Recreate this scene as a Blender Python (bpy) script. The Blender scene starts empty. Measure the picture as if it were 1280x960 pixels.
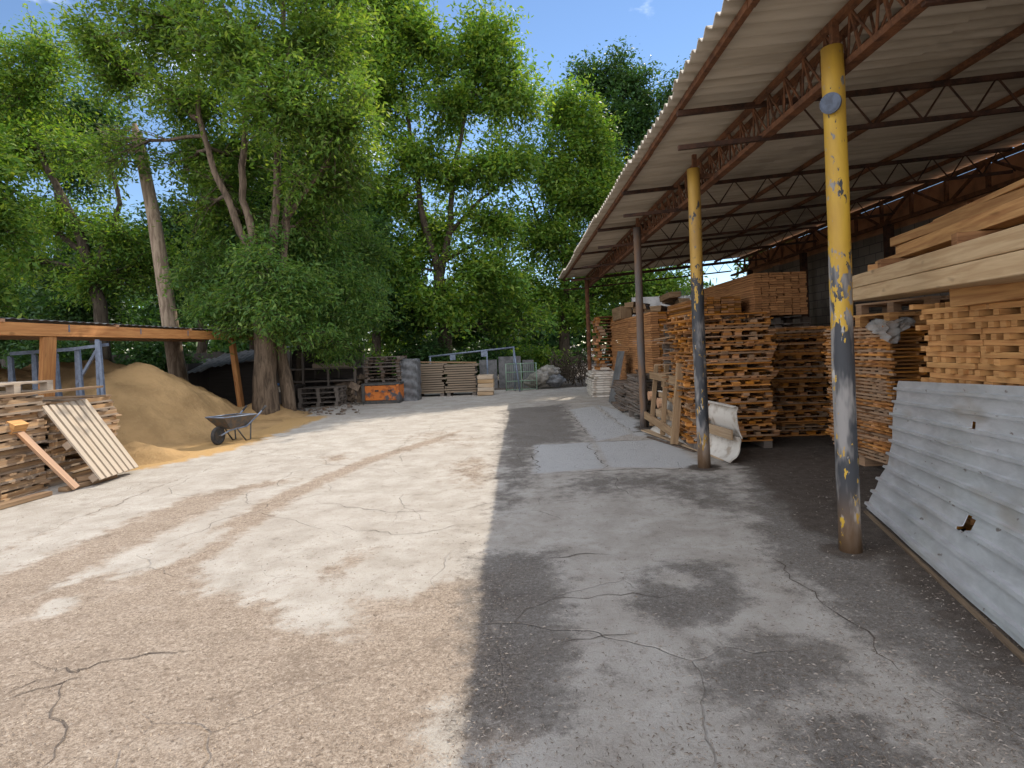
import bpy, math, random
import numpy as np
from mathutils import Vector, Matrix, Euler
R = random.Random(7)
NR = np.random.default_rng(11)
sc = bpy.context.scene
COL = sc.collection
PI = math.pi
# ------------------------------------------------------------------ picture -> place
F, CX, CY, ROLL, EYE = 720.0, 648.0, 433.0, 0.037, 1.6
cr, sr = math.cos(ROLL), math.sin(ROLL)
def P(px, py, Y):
    u, v = px - CX, CY - py
    return Vector((Y / F * (u * cr + v * sr), Y, EYE + Y / F * (-u * sr + v * cr)))
def G(px, py):
    u, v = px - CX, CY - py
    Y = EYE * F / max(1e-3, (u * sr - v * cr))
    return Vector((Y / F * (u * cr + v * sr), Y, 0.0))
# ------------------------------------------------------------------ helpers
def tag(o, label=None, cat=None, group=None, kind=None):
    if label: o['label'] = label
    if cat: o['category'] = cat
    if group: o['group'] = group
    if kind: o['kind'] = kind
    return o
def thing(name, label, cat, loc=(0, 0, 0), rz=0.0, group=None):
    o = bpy.data.objects.new(name, None)
    o.empty_display_size = 0.1
    COL.objects.link(o)
    o.location = loc
    o.rotation_euler = (0, 0, rz)
    return tag(o, label, cat, group)
def copy_tree(o, parent=None):
    c = o.copy(); COL.objects.link(c)
    if parent: c.parent = parent
    for ch in list(o.children): copy_tree(ch, c)
    return c

class MB:
    """collects pieces; build() links them as ONE mesh object"""
    def __init__(s): s.v = []; s.f = []; s.uv = []; s.sm = []
    def face(s, idx, uvs, smooth=False):
        s.f.append(idx); s.uv.extend(uvs); s.sm.append(smooth)
    def box(s, c, size, rot=None, bev=0.0, jit=0.0):
        """box centred at c; rot is Matrix 3x3 / angle about z"""
        sx, sy, sz = [d / 2 for d in size]
        if rot is None: M = Matrix.Identity(3)
        elif isinstance(rot, (int, float)): M = Matrix.Rotation(rot, 3, 'Z')
        else: M = rot
        c = Vector(c); b = len(s.v)
        L = [(-1,-1,-1),(1,-1,-1),(1,1,-1),(-1,1,-1),(-1,-1,1),(1,-1,1),(1,1,1),(-1,1,1)]
        loc = []
        for q in L:
            p = Vector((q[0]*sx, q[1]*sy, q[2]*sz))
            if jit: p += Vector((R.uniform(-jit, jit), R.uniform(-jit, jit), R.uniform(-jit, jit)))
            loc.append(p); s.v.append(c + M @ p)
        ax = sorted(range(3), key=lambda i: -size[i])
        o1, o2 = R.uniform(0, 40), R.uniform(0, 40)
        for fc in ((0,3,2,1),(4,5,6,7),(0,1,5,4),(1,2,6,5),(2,3,7,6),(3,0,4,7)):
            ps = [loc[i] for i in fc]
            n = max(range(3), key=lambda k: -(max(p[k] for p in ps) - min(p[k] for p in ps)))
            rem = [a for a in ax if a != n]
            s.face([b + i for i in fc], [(p[rem[0]] + o1, p[rem[1]] + o2 + 0.37 * n) for p in ps])
        return s
    def bar(s, p0, p1, w, h, up=(0, 0, 1), jit=0.0):
        p0, p1 = Vector(p0), Vector(p1)
        d = p1 - p0; L = d.length; x = d.normalized()
        up = Vector(up)
        if abs(x.dot(up)) > 0.98: up = Vector((1, 0, 0))
        y = up.cross(x).normalized(); z = x.cross(y)
        M = Matrix((x, y, z)).transposed()
        return s.box((p0 + p1) / 2, (L, w, h), M, jit=jit)
    def tube(s, pts, rad, n=8, caps=True, smooth=True):
        pts = [Vector(p) for p in pts]
        if isinstance(rad, (int, float)): rad = [rad] * len(pts)
        b = len(s.v); ref = None; acc = 0; us = []
        for i, p in enumerate(pts):
            d = (pts[min(i+1, len(pts)-1)] - pts[max(i-1, 0)])
            d = d.normalized() if d.length > 1e-9 else Vector((0, 0, 1))
            if ref is None:
                ref = Vector((1, 0, 0)) if abs(d.x) < 0.9 else Vector((0, 1, 0))
            a = (ref - d * ref.dot(d)).normalized(); ref = a
            c = d.cross(a)
            if i: acc += (p - pts[i-1]).length
            us.append(acc)
            for k in range(n):
                t = 2 * PI * k / n
                s.v.append(p + (a * math.cos(t) + c * math.sin(t)) * rad[i])
        for i in range(len(pts) - 1):
            for k in range(n):
                k2 = (k + 1) % n
                s.face([b+i*n+k, b+i*n+k2, b+(i+1)*n+k2, b+(i+1)*n+k],
                       [(us[i], k/n), (us[i], (k+1)/n), (us[i+1], (k+1)/n), (us[i+1], k/n)], smooth)
        if caps:
            s.face([b + k for k in range(n)][::-1], [(0, 0)] * n)
            s.face([b + (len(pts)-1)*n + k for k in range(n)], [(0, 0)] * n)
        return s
    def grid(s, fn, nu, nv, smooth=True, skip=None, uvs=(1, 1)):
        b = len(s.v)
        for j in range(nv + 1):
            for i in range(nu + 1):
                s.v.append(Vector(fn(i / nu, j / nv)))
        for j in range(nv):
            for i in range(nu):
                if skip and skip(i, j): continue
                q = [b+j*(nu+1)+i, b+j*(nu+1)+i+1, b+(j+1)*(nu+1)+i+1, b+(j+1)*(nu+1)+i]
                s.face(q, [(a/nu*uvs[0], c/nv*uvs[1]) for a, c in ((i,j),(i+1,j),(i+1,j+1),(i,j+1))], smooth)
        return s
    def mesh(s, name, mat, origin=(0, 0, 0)):
        o = Vector(origin)
        me = bpy.data.meshes.new(name)
        me.from_pydata([tuple(p - o) for p in s.v], [], s.f)
        uv = me.uv_layers.new(name='UVMap')
        uv.data.foreach_set('uv', np.array(s.uv, dtype=np.float32).ravel())
        me.polygons.foreach_set('use_smooth', np.array(s.sm, dtype=bool))
        if mat: me.materials.append(mat)
        me.update()
        return me
    def build(s, name, mat, parent=None, origin=None, thick=0.0, bevel=0.0):
        """with a parent, vertices are given in world space and the parent sits unrotated at its location"""
        if origin is None: origin = parent.location if parent else (0, 0, 0)
        org = Vector(origin)
        if parent and parent.parent: org = org + parent.parent.location
        ob = bpy.data.objects.new(name, s.mesh(name, mat, org))
        COL.objects.link(ob)
        if parent: ob.parent = parent
        else: ob.location = org
        if thick:
            m = ob.modifiers.new('thick', 'SOLIDIFY'); m.thickness = thick; m.offset = 0
            e = ob.modifiers.new('split', 'EDGE_SPLIT'); e.split_angle = math.radians(50)
        if bevel:
            m = ob.modifiers.new('bevel', 'BEVEL'); m.width = bevel; m.segments = 2; m.limit_method = 'ANGLE'
        return ob
def link_copy(mesh, name, loc, rot=(0, 0, 0), parent=None):
    ob = bpy.data.objects.new(name, mesh); COL.objects.link(ob)
    ob.location = loc; ob.rotation_euler = rot
    if parent: ob.parent = parent
    return ob
ORD = ['topmost','second','third','fourth','fifth','sixth','seventh','eighth','ninth','tenth','eleventh','twelfth','thirteenth','fourteenth','fifteenth','sixteenth','seventeenth','eighteenth','nineteenth','twentieth']
TENS = {2: 'twenty', 3: 'thirty', 4: 'forty'}
def ordinal(i):                       # i = 0 is the topmost
    if i < 20: return ORD[i]
    t, u = divmod(i + 1, 10)
    if u == 0: return {2: 'twentieth', 3: 'thirtieth', 4: 'fortieth'}[t]
    return TENS[t] + '-' + (ORD[u - 1] if u > 1 else 'first')
# ------------------------------------------------------------------ materials
def newmat(name):
    m = bpy.data.materials.new(name); m.use_nodes = True
    nt = m.node_tree; nt.nodes.clear()
    return m, nt
class NT:
    """terse node building"""
    def __init__(s, name):
        s.m, s.t = newmat(name)
        s.out = s.n('ShaderNodeOutputMaterial')
        s.b = s.n('ShaderNodeBsdfPrincipled')
        s.t.links.new(s.b.outputs[0], s.out.inputs[0])
    def n(s, typ, **kw):
        nd = s.t.nodes.new(typ)
        for k, v in kw.items(): setattr(nd, k, v)
        return nd
    def set(s, sock, val):
        if isinstance(val, bpy.types.NodeSocket): s.t.links.new(val, sock)
        elif val is not None:
            if isinstance(val, tuple) and len(val) == 3 and sock.type == 'RGBA': val = (*val, 1)
            sock.default_value = val
    def noise(s, vec, scale, detail=3, rough=0.55, dist=0.0):
        nd = s.n('ShaderNodeTexNoise')
        s.set(nd.inputs['Vector'], vec); s.set(nd.inputs['Scale'], scale)
        nd.inputs['Detail'].default_value = detail; nd.inputs['Roughness'].default_value = rough
        nd.inputs['Distortion'].default_value = dist
        return nd.outputs['Fac']
    def math(s, op, a, b=None, c=None, clamp=False):
        nd = s.n('ShaderNodeMath', operation=op); nd.use_clamp = clamp
        s.set(nd.inputs[0], a)
        if b is not None: s.set(nd.inputs[1], b)
        if c is not None: s.set(nd.inputs[2], c)
        return nd.outputs[0]
    def ramp(s, fac, stops):
        nd = s.n('ShaderNodeValToRGB'); e = nd.color_ramp.elements
        while len(e) < len(stops): e.new(0.5)
        for el, (p, c) in zip(e, stops):
            el.position = p
            el.color = (*c, 1) if isinstance(c, tuple) else (c, c, c, 1)
        s.set(nd.inputs[0], fac)
        return nd.outputs[0]
    def step(s, fac, a, b):
        nd = s.n('ShaderNodeMapRange', interpolation_type='SMOOTHSTEP')
        s.set(nd.inputs[0], fac); nd.inputs[1].default_value = a; nd.inputs[2].default_value = b
        return nd.outputs[0]
    def mix(s, fac, a, b, mode='MIX'):
        nd = s.n('ShaderNodeMix', data_type='RGBA', blend_type=mode)
        s.set(nd.inputs[0], fac); s.set(nd.inputs[6], a); s.set(nd.inputs[7], b)
        return nd.outputs[2]
    def map(s, vec, scale=(1, 1, 1), rot=(0, 0, 0), loc=(0, 0, 0)):
        nd = s.n('ShaderNodeMapping'); s.set(nd.inputs[0], vec)
        nd.inputs['Scale'].default_value = scale; nd.inputs['Rotation'].default_value = rot
        nd.inputs['Location'].default_value = loc
        return nd.outputs[0]
    def coord(s, which='Object'): return s.n('ShaderNodeTexCoord').outputs[which]
    def pos(s): return s.n('ShaderNodeNewGeometry').outputs['Position']
    def island(s): return s.n('ShaderNodeNewGeometry').outputs['Random Per Island']
    def orand(s): return s.n('ShaderNodeObjectInfo').outputs['Random']
    def attr(s, name): return s.n('ShaderNodeAttribute', attribute_name=name).outputs['Fac']
    def bump(s, h, strength=0.3, dist=0.01):
        nd = s.n('ShaderNodeBump'); s.set(nd.inputs['Height'], h)
        nd.inputs['Strength'].default_value = strength; nd.inputs['Distance'].default_value = dist
        s.t.links.new(nd.outputs[0], s.b.inputs['Normal'])
    def done(s, col, rough=0.8, metal=0.0, spec=0.3):
        s.set(s.b.inputs['Base Color'], col); s.set(s.b.inputs['Roughness'], rough)
        s.set(s.b.inputs['Metallic'], metal); s.set(s.b.inputs['Specular IOR Level'], spec)
        return s.m
def wood(name, light, dark, grey=0.0, var=0.45, weather=(0.30, 0.28, 0.25)):
    k = NT(name)
    uv = k.coord('UV')
    g = k.noise(k.map(uv, (1.6, 26, 1)), 1.0, 5, 0.62, 0.6)
    g2 = k.noise(k.map(uv, (0.7, 5, 1)), 1.0, 3, 0.5, 0.4)
    knots = k.noise(k.map(uv, (2.2, 6.5, 1)), 1.0, 2, 0.5, 0.2)
    c = k.mix(k.step(g, 0.28, 0.72), dark, light)
    c = k.mix(k.math('MULTIPLY', k.step(knots, 0.66, 0.74), 0.6), c, tuple(x * 0.42 for x in dark))
    isl, ob = k.island(), k.orand()
    t = k.math('ADD', k.math('MULTIPLY', isl, 0.7), k.math('MULTIPLY', ob, 0.3))
    v = k.math('ADD', k.math('MULTIPLY', t, var * 2), 1 - var)
    hs = k.n('ShaderNodeHueSaturation'); k.set(hs.inputs['Color'], c); k.set(hs.inputs['Value'], v)
    k.set(hs.inputs['Saturation'], k.math('ADD', 0.88, k.math('MULTIPLY', k.math('FRACT', k.math('MULTIPLY', isl, 7.31)), 0.24)))
    c = hs.outputs[0]
    if grey > 0:
        m = k.step(k.math('ADD', k.math('MULTIPLY', g2, 0.6), k.math('MULTIPLY', k.math('FRACT', k.math('MULTIPLY', isl, 13.7)), 0.55)), 0.62 - grey * 0.5, 0.95 - grey * 0.35)
        c = k.mix(k.math('MULTIPLY', m, min(1, 0.45 + grey * 0.5)), c, weather)
    k.bump(g, 0.25, 0.004)
    return k.done(c, 0.78, 0, 0.25)
def rust(name, a=(0.20, 0.075, 0.030), b=(0.075, 0.032, 0.018), grey=(0.10, 0.09, 0.08), gk=0.0):
    k = NT(name); p = k.coord('Object')
    n1 = k.noise(p, 7, 5, 0.65); n2 = k.noise(p, 40, 4, 0.6)
    c = k.mix(k.step(n1, 0.35, 0.65), a, b)
    c = k.mix(k.math('MULTIPLY', k.step(n2, 0.5, 0.7), 0.5), c, tuple(x * 1.5 for x in a))
    if gk: c = k.mix(k.math('MULTIPLY', k.step(k.noise(p, 3, 3), 0.5, 0.6), gk), c, grey)
    k.bump(n2, 0.3, 0.003)
    return k.done(c, 0.85, 0, 0.2)
def plain(name, a, b=None, scale=6.0, rough=0.7, metal=0.0, bump=0.2, spec=0.3, coord='Object', lo=0.35, hi=0.65, detail=5):
    k = NT(name); p = k.coord(coord)
    n1 = k.noise(p, scale, detail, 0.6)
    c = k.mix(k.step(n1, lo, hi), a, b or tuple(x * 0.7 for x in a))
    if bump: k.bump(k.noise(p, scale * 6, 3), bump, 0.004)
    return k.done(c, rough, metal, spec)
M = {}
M['pallet_old'] = wood('weathered_pallet_wood', (0.42, 0.27, 0.14), (0.22, 0.12, 0.055), 0.30, 0.50, (0.30, 0.26, 0.21))
M['pallet_orange'] = wood('orange_pallet_wood', (0.44, 0.205, 0.066), (0.18, 0.068, 0.021), 0.16, 0.7, (0.30, 0.24, 0.17))
M['rail_wood'] = wood('dirty_rail_wood', (0.22, 0.15, 0.085), (0.11, 0.07, 0.04), 0.3, 0.3)
M['pallet_grey'] = wood('grey_pallet_wood', (0.18, 0.125, 0.085), (0.085, 0.055, 0.036), 0.5, 0.45, (0.16, 0.14, 0.12))
M['board'] = wood('sawn_orange_board', (0.43, 0.195, 0.058), (0.22, 0.085, 0.024), 0.0, 0.6)
M['batten'] = wood('fresh_batten_wood', (0.60, 0.315, 0.092), (0.37, 0.155, 0.040), 0.0, 0.5)
M['beam'] = wood('pale_beam_wood', (0.60, 0.41, 0.21), (0.44, 0.27, 0.12), 0.10, 0.16, (0.42, 0.36, 0.27))
M['shelter'] = wood('shelter_orange_wood', (0.62, 0.27, 0.06), (0.42, 0.15, 0.028), 0.06, 0.2)
M['pale'] = wood('pale_slat_wood', (0.46, 0.32, 0.185), (0.30, 0.19, 0.095), 0.30, 0.25, (0.45, 0.40, 0.33))
M['tan'] = wood('tan_plank_wood', (0.36, 0.23, 0.11), (0.22, 0.125, 0.055), 0.2, 0.35)
M['rust'] = rust('rusty_steel', (0.185, 0.082, 0.040), (0.080, 0.040, 0.024))
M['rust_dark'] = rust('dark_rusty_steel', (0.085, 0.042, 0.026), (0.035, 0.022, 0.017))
M['galv'] = plain('blue_grey_painted_steel', (0.20, 0.235, 0.29), (0.13, 0.15, 0.19), 9, 0.5, 0.3)
M['dark_steel'] = plain('dark_worn_steel', (0.055, 0.06, 0.06), (0.10, 0.085, 0.07), 12, 0.55, 0.5)
M['rubber'] = plain('old_rubber', (0.03, 0.03, 0.03), (0.055, 0.05, 0.045), 20, 0.85)
M['white_panel'] = plain('dirty_white_panel', (0.60, 0.55, 0.47), (0.33, 0.26, 0.19), 5, 0.6, 0, 0.1, lo=0.48, hi=0.72)
M['grey_film'] = plain('grey_plastic_film', (0.15, 0.15, 0.15), (0.085, 0.085, 0.085), 9, 0.4, 0, 0.6)
M['clear_film'] = plain('cloudy_plastic_film', (0.27, 0.245, 0.205), (0.16, 0.145, 0.12), 9, 0.35, 0, 0.5)
M['grey_sheet'] = plain('grey_roof_sheet', (0.16, 0.155, 0.15), (0.09, 0.088, 0.085), 5, 0.7)
M['concrete'] = plain('old_concrete_wall', (0.30, 0.285, 0.26), (0.20, 0.19, 0.175), 2.5, 0.9)
M['bark'] = None
# see-through cloudy film
k = NT('cloudy_wrap'); p = k.coord('Object'); n1 = k.noise(p, 14, 4, 0.6)
k.done(k.mix(n1, (0.42, 0.40, 0.36), (0.26, 0.245, 0.22)), 0.3, 0, 0.5)
tr = k.n('ShaderNodeBsdfTransparent'); mx = k.n('ShaderNodeMixShader'); k.set(mx.inputs[0], k.math('ADD', 0.2, k.math('MULTIPLY', n1, 0.35)))
k.t.links.new(k.b.outputs[0], mx.inputs[1]); k.t.links.new(tr.outputs[0], mx.inputs[2]); k.t.links.new(mx.outputs[0], k.out.inputs[0])
M['wrap'] = k.m
# roof sheets: grey fibre cement, streaked along the corrugations
k = NT('fibre_cement_sheet'); p = k.pos()
s1 = k.noise(k.map(p, (0.6, 7, 1)), 1.0, 4, 0.6); s2 = k.noise(p, 0.9, 4, 0.6); s3 = k.noise(p, 25, 3)
c = k.mix(k.step(s1, 0.3, 0.7), (0.56, 0.495, 0.40), (0.37, 0.315, 0.24))
c = k.mix(k.math('MULTIPLY', k.step(s2, 0.52, 0.72), 0.45), c, (0.20, 0.165, 0.125))
k.bump(s3, 0.15, 0.004)
M['cement'] = k.done(c, 0.9, 0, 0.15)
# galvanised leaning sheet
k = NT('galvanised_sheet'); p = k.coord('UV')
n1 = k.noise(k.map(p, (3, 9, 1)), 1.0, 5, 0.6, 0.4); n2 = k.noise(k.map(p, (40, 40, 1)), 1.0, 3); n3 = k.noise(k.map(p, (1.2, 3.0, 1)), 1.0, 3)
c = k.mix(k.step(n1, 0.3, 0.7), (0.80, 0.80, 0.80), (0.60, 0.60, 0.59))
c = k.mix(k.math('MULTIPLY', k.step(n3, 0.55, 0.7), 0.55), c, (0.50, 0.43, 0.34))
c = k.mix(k.math('MULTIPLY', k.step(k.noise(k.map(p, (9, 16, 1)), 1.0, 4), 0.66, 0.72), 0.7), c, (0.17, 0.10, 0.06))
k.bump(k.math('ADD', n1, k.math('MULTIPLY', n2, 0.3)), 0.22, 0.01)
M['sheet'] = k.done(c, k.math('ADD', 0.24, k.math('MULTIPLY', n1, 0.25)), 0.62, 0.5)
# painted posts
def post_mat(name, z0, z1, yel=1.0, ya=(0.58, 0.36, 0.035), yb=(0.38, 0.215, 0.035)):
    k = NT(name); p = k.pos()
    z = k.n('ShaderNodeSeparateXYZ'); k.set(z.inputs[0], p); z = z.outputs[2]
    n1 = k.noise(k.map(p, (9, 9, 3.2)), 1.0, 5, 0.6, 0.3); n2 = k.noise(k.map(p, (30, 30, 12)), 1.0, 4, 0.6)
    n3 = k.noise(k.map(p, (5, 5, 1.2)), 1.0, 4, 0.6)
    h = k.step(z, z0, z1)                                   # 1 where the yellow coat survives
    flake = k.math('ADD', k.math('MULTIPLY', h, 0.22), k.math('ADD', k.math('MULTIPLY', n1, 0.7), k.math('MULTIPLY', n2, 0.60)))
    ym = k.step(flake, 0.752, 0.772)
    yc = k.mix(k.step(n3, 0.3, 0.75), ya, yb)
    under = k.mix(k.step(n3, 0.47, 0.60), (0.040, 0.041, 0.044), (0.25, 0.23, 0.21))
    under = k.mix(k.step(n1, 0.60, 0.66), under, (0.42, 0.39, 0.35))
    low = k.math('SUBTRACT', 1.0, k.step(z, 0.05, 0.55))
    under = k.mix(k.math('MULTIPLY', low, 0.75), under, (0.20, 0.115, 0.055))
    c = k.mix(k.math('MULTIPLY', ym, yel), under, yc)
    k.bump(k.math('ADD', ym, n2), 0.25, 0.004)
    return k.done(c, 0.55, 0, 0.35)
M['post_a'] = post_mat('chipped_yellow_post_paint', 1.35, 2.75)
M['post_b'] = post_mat('faded_yellow_post_paint', 1.75, 2.6, 1.0, (0.46, 0.27, 0.045), (0.25, 0.14, 0.04))
k = NT('worn_brown_post'); p = k.pos()
n1 = k.noise(k.map(p, (10, 10, 2)), 1.0, 5, 0.6, 0.3); n2 = k.noise(k.map(p, (5, 5, 1.1)), 1.0, 4)
c = k.mix(k.step(n2, 0.35, 0.6), (0.17, 0.095, 0.05), (0.115, 0.10, 0.09)); c = k.mix(k.step(n1, 0.55, 0.62), c, (0.10, 0.07, 0.05))
k.bump(n1, 0.3, 0.005); M['post_c'] = k.done(c, 0.8)
# bark
def bark(name, a, b):
    k = NT(name); p = k.pos()
    n = k.noise(k.map(p, (13, 13, 2.2)), 1.0, 6, 0.65, 0.6); n2 = k.noise(p, 1.6, 3)
    c = k.mix(k.step(n, 0.35, 0.65), b, a); c = k.mix(k.math('MULTIPLY', n2, 0.4), c, tuple(x * 0.55 for x in a))
    k.bump(n, 0.8, 0.03); return k.done(c, 0.9, 0, 0.1)
M['bark'] = bark('grey_brown_bark', (0.185, 0.135, 0.092), (0.060, 0.043, 0.030))
M['bark_dark'] = bark('dark_bark', (0.10, 0.078, 0.055), (0.04, 0.03, 0.022))
M['bark_pale'] = bark('stripped_trunk', (0.40, 0.30, 0.21), (0.18, 0.125, 0.085))
def leaf(name, a, b, c3, trans=0.45):
    k = NT(name); i = k.island(); p = k.pos()
    col = k.ramp(i, [(0.0, a), (0.55, b), (1.0, c3)])
    big = k.noise(p, 0.55, 2)
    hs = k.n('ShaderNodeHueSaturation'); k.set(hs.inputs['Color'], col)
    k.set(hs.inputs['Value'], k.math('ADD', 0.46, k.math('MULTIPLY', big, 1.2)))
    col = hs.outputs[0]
    k.set(k.b.inputs['Base Color'], col); k.b.inputs['Roughness'].default_value = 0.55
    k.b.inputs['Specular IOR Level'].default_value = 0.25
    tr = k.n('ShaderNodeBsdfTranslucent')
    tc = k.n('ShaderNodeMix', data_type='RGBA', blend_type='MULTIPLY'); tc.inputs[0].default_value = 1
    k.set(tc.inputs[6], col); k.set(tc.inputs[7], (1.9, 1.75, 0.75, 1)); k.set(tr.inputs[0], tc.outputs[2])
    mx = k.n('ShaderNodeMixShader'); mx.inputs[0].default_value = trans
    k.t.links.new(k.b.outputs[0], mx.inputs[1]); k.t.links.new(tr.outputs[0], mx.inputs[2])
    k.t.links.new(mx.outputs[0], k.out.inputs[0])
    return k.m
M['leaf_olive'] = leaf('olive_green_leaves', (0.062, 0.128, 0.022), (0.095, 0.170, 0.030), (0.175, 0.235, 0.048))
M['leaf_green'] = leaf('fresh_green_leaves', (0.055, 0.128, 0.020), (0.098, 0.180, 0.028), (0.19, 0.25, 0.04))
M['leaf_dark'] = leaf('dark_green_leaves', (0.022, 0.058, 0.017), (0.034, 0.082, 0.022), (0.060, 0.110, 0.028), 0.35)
M['leaf_blue'] = leaf('feathery_green_leaves', (0.055, 0.122, 0.030), (0.082, 0.160, 0.036), (0.16, 0.225, 0.055), 0.48)
# ------------------------------------------------------------------ camera, light, sky
cam_d = bpy.data.cameras.new('camera'); cam = bpy.data.objects.new('camera', cam_d); COL.objects.link(cam)
cam.matrix_world = Matrix.Translation((0, 0, EYE)) @ Matrix.Rotation(PI / 2, 4, 'X') @ Matrix.Rotation(-ROLL, 4, 'Z')
cam_d.sensor_width = 36; cam_d.lens = 36 * F / 1280
cam_d.shift_x = -(CX - 640) / 1280; cam_d.shift_y = -(480 - CY) / 1280
cam_d.clip_end = 3000; cam_d.clip_start = 0.05
sc.camera = cam
SA, SB = 0.467, 0.95                      # a height of 1 m throws its shadow (-SA, -SB)
sun_dir = Vector((SA, SB, 1)).normalized()
elev = math.asin(sun_dir.z); azim = math.atan2(sun_dir.x, sun_dir.y)
sd = bpy.data.lights.new('sun', 'SUN'); sd.energy = 3.2; sd.angle = math.radians(0.5); sd.color = (1.0, 0.92, 0.80)
so = bpy.data.objects.new('sun', sd); COL.objects.link(so)
so.rotation_euler = sun_dir.to_track_quat('Z', 'Y').to_euler(); so.location = (20, 40, 60)
w = bpy.data.worlds.new('World'); sc.world = w; w.use_nodes = True
nt = w.node_tree; nt.nodes.clear()
wo = nt.nodes.new('ShaderNodeOutputWorld'); bg = nt.nodes.new('ShaderNodeBackground')
sky = nt.nodes.new('ShaderNodeTexSky'); sky.sky_type = 'NISHITA'; sky.sun_disc = False
sky.sun_elevation = elev; sky.sun_rotation = azim
sky.air_density = 1.0; sky.dust_density = 0.0; sky.ozone_density = 3.6; sky.altitude = 200
bg.inputs[1].default_value = 0.092
# a few fair-weather clouds in the sky
tc = nt.nodes.new('ShaderNodeTexCoord')
mp = nt.nodes.new('ShaderNodeMapping'); mp.inputs['Scale'].default_value = (1, 1, 2.2); mp.inputs['Location'].default_value = (0.35, 0.2, 0.1)
nz = nt.nodes.new('ShaderNodeTexNoise'); nz.inputs['Scale'].default_value = 4.2; nz.inputs['Detail'].default_value = 7; nz.inputs['Roughness'].default_value = 0.55
rp = nt.nodes.new('ShaderNodeMapRange'); rp.interpolation_type = 'SMOOTHSTEP'; rp.inputs[1].default_value = 0.60; rp.inputs[2].default_value = 0.76
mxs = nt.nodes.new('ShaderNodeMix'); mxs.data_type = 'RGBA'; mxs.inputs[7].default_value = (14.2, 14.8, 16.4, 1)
L = nt.links.new
# fair overhead, unseen cloud bank added behind the camera to brighten the shade
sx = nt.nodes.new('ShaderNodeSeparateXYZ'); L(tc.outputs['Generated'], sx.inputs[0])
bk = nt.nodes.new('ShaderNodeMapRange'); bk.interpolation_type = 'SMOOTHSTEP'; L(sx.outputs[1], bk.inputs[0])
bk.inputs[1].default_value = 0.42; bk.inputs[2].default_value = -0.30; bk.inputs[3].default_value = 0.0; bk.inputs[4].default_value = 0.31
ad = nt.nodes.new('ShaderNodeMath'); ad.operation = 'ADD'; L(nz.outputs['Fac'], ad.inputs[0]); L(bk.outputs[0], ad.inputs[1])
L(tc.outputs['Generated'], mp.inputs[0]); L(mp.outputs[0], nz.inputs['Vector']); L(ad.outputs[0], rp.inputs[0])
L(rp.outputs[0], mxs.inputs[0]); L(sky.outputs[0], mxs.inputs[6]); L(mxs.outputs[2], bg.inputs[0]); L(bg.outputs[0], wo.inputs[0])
sc.view_settings.view_transform = 'Standard'; sc.view_settings.look = 'None'
sc.view_settings.gamma = 1.0; sc.view_settings.exposure = 0.84
sc.view_settings.use_curve_mapping = False
sc.render.engine = 'CYCLES'
sc.cycles.use_denoising = True
sc.cycles.max_bounces = 10; sc.cycles.diffuse_bounces = 5; sc.cycles.transparent_max_bounces = 8
sc.cycles.sample_clamp_indirect = 8
# ------------------------------------------------------------------ ground
def axis(fine0, fine1, step, far0, far1):
    a = list(np.arange(fine0, fine1 + 1e-6, step))
    d = step; x = fine0; lo = []
    while x > far0: d *= 1.35; x -= d; lo.append(max(x, far0))
    d = step; x = fine1; hi = []
    while x < far1: d *= 1.35; x += d; hi.append(min(x, far1))
    return np.array(lo[::-1] + a + hi)
gx = axis(-10, 8.2, 0.06, -400, 400); gy = axis(1.4, 21, 0.06, -300, 700)
GX, GY = np.meshgrid(gx, gy); V2 = np.stack([GX.ravel(), GY.ravel()], 1)
def sdf(poly):                                   # > 0 inside, metres
    Q = np.array([(p.x, p.y) for p in poly]); n = len(Q)
    d = np.full(len(V2), 1e9); ins = np.zeros(len(V2), bool)
    for i in range(n):
        a, b = Q[i], Q[(i + 1) % n]; e = b - a; wv = V2 - a
        t = np.clip((wv @ e) / max(1e-9, e @ e), 0, 1)
        d = np.minimum(d, np.hypot(*(wv - t[:, None] * e).T))
        c1 = (a[1] <= V2[:, 1]) & (b[1] > V2[:, 1]); c2 = (b[1] <= V2[:, 1]) & (a[1] > V2[:, 1])
        cr_ = e[0] * wv[:, 1] - e[1] * wv[:, 0]
        ins ^= (c1 & (cr_ > 0)) | (c2 & (cr_ < 0))
    return np.where(ins, d, -d)
def stroke(pts):                                 # pts (px, py, half width m): > 0 inside
    Q = [G(a, b) for a, b, _ in pts]; W = [c for _, _, c in pts]
    best = np.full(len(V2), -1e9)
    for i in range(len(Q) - 1):
        a = np.array(Q[i][:2]); e = np.array(Q[i+1][:2]) - a; wv = V2 - a
        t = np.clip((wv @ e) / max(1e-9, e @ e), 0, 1)
        best = np.maximum(best, W[i] + (W[i+1] - W[i]) * t - np.hypot(*(wv - t[:, None] * e).T))
    return best
def soft(d, wd): return np.clip(d / wd * 0.5 + 0.5, 0, 1)
def poly(*pts): return sdf([G(a, b) for a, b in pts])
dirt = np.zeros(len(V2))
def add(d, wd=0.16, k=1.0):
    global dirt; dirt = np.maximum(dirt, k * soft(d, wd))
def sub(d, wd=0.16, k=1.0):
    global dirt; dirt = dirt * (1 - k * soft(d, wd))
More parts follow.
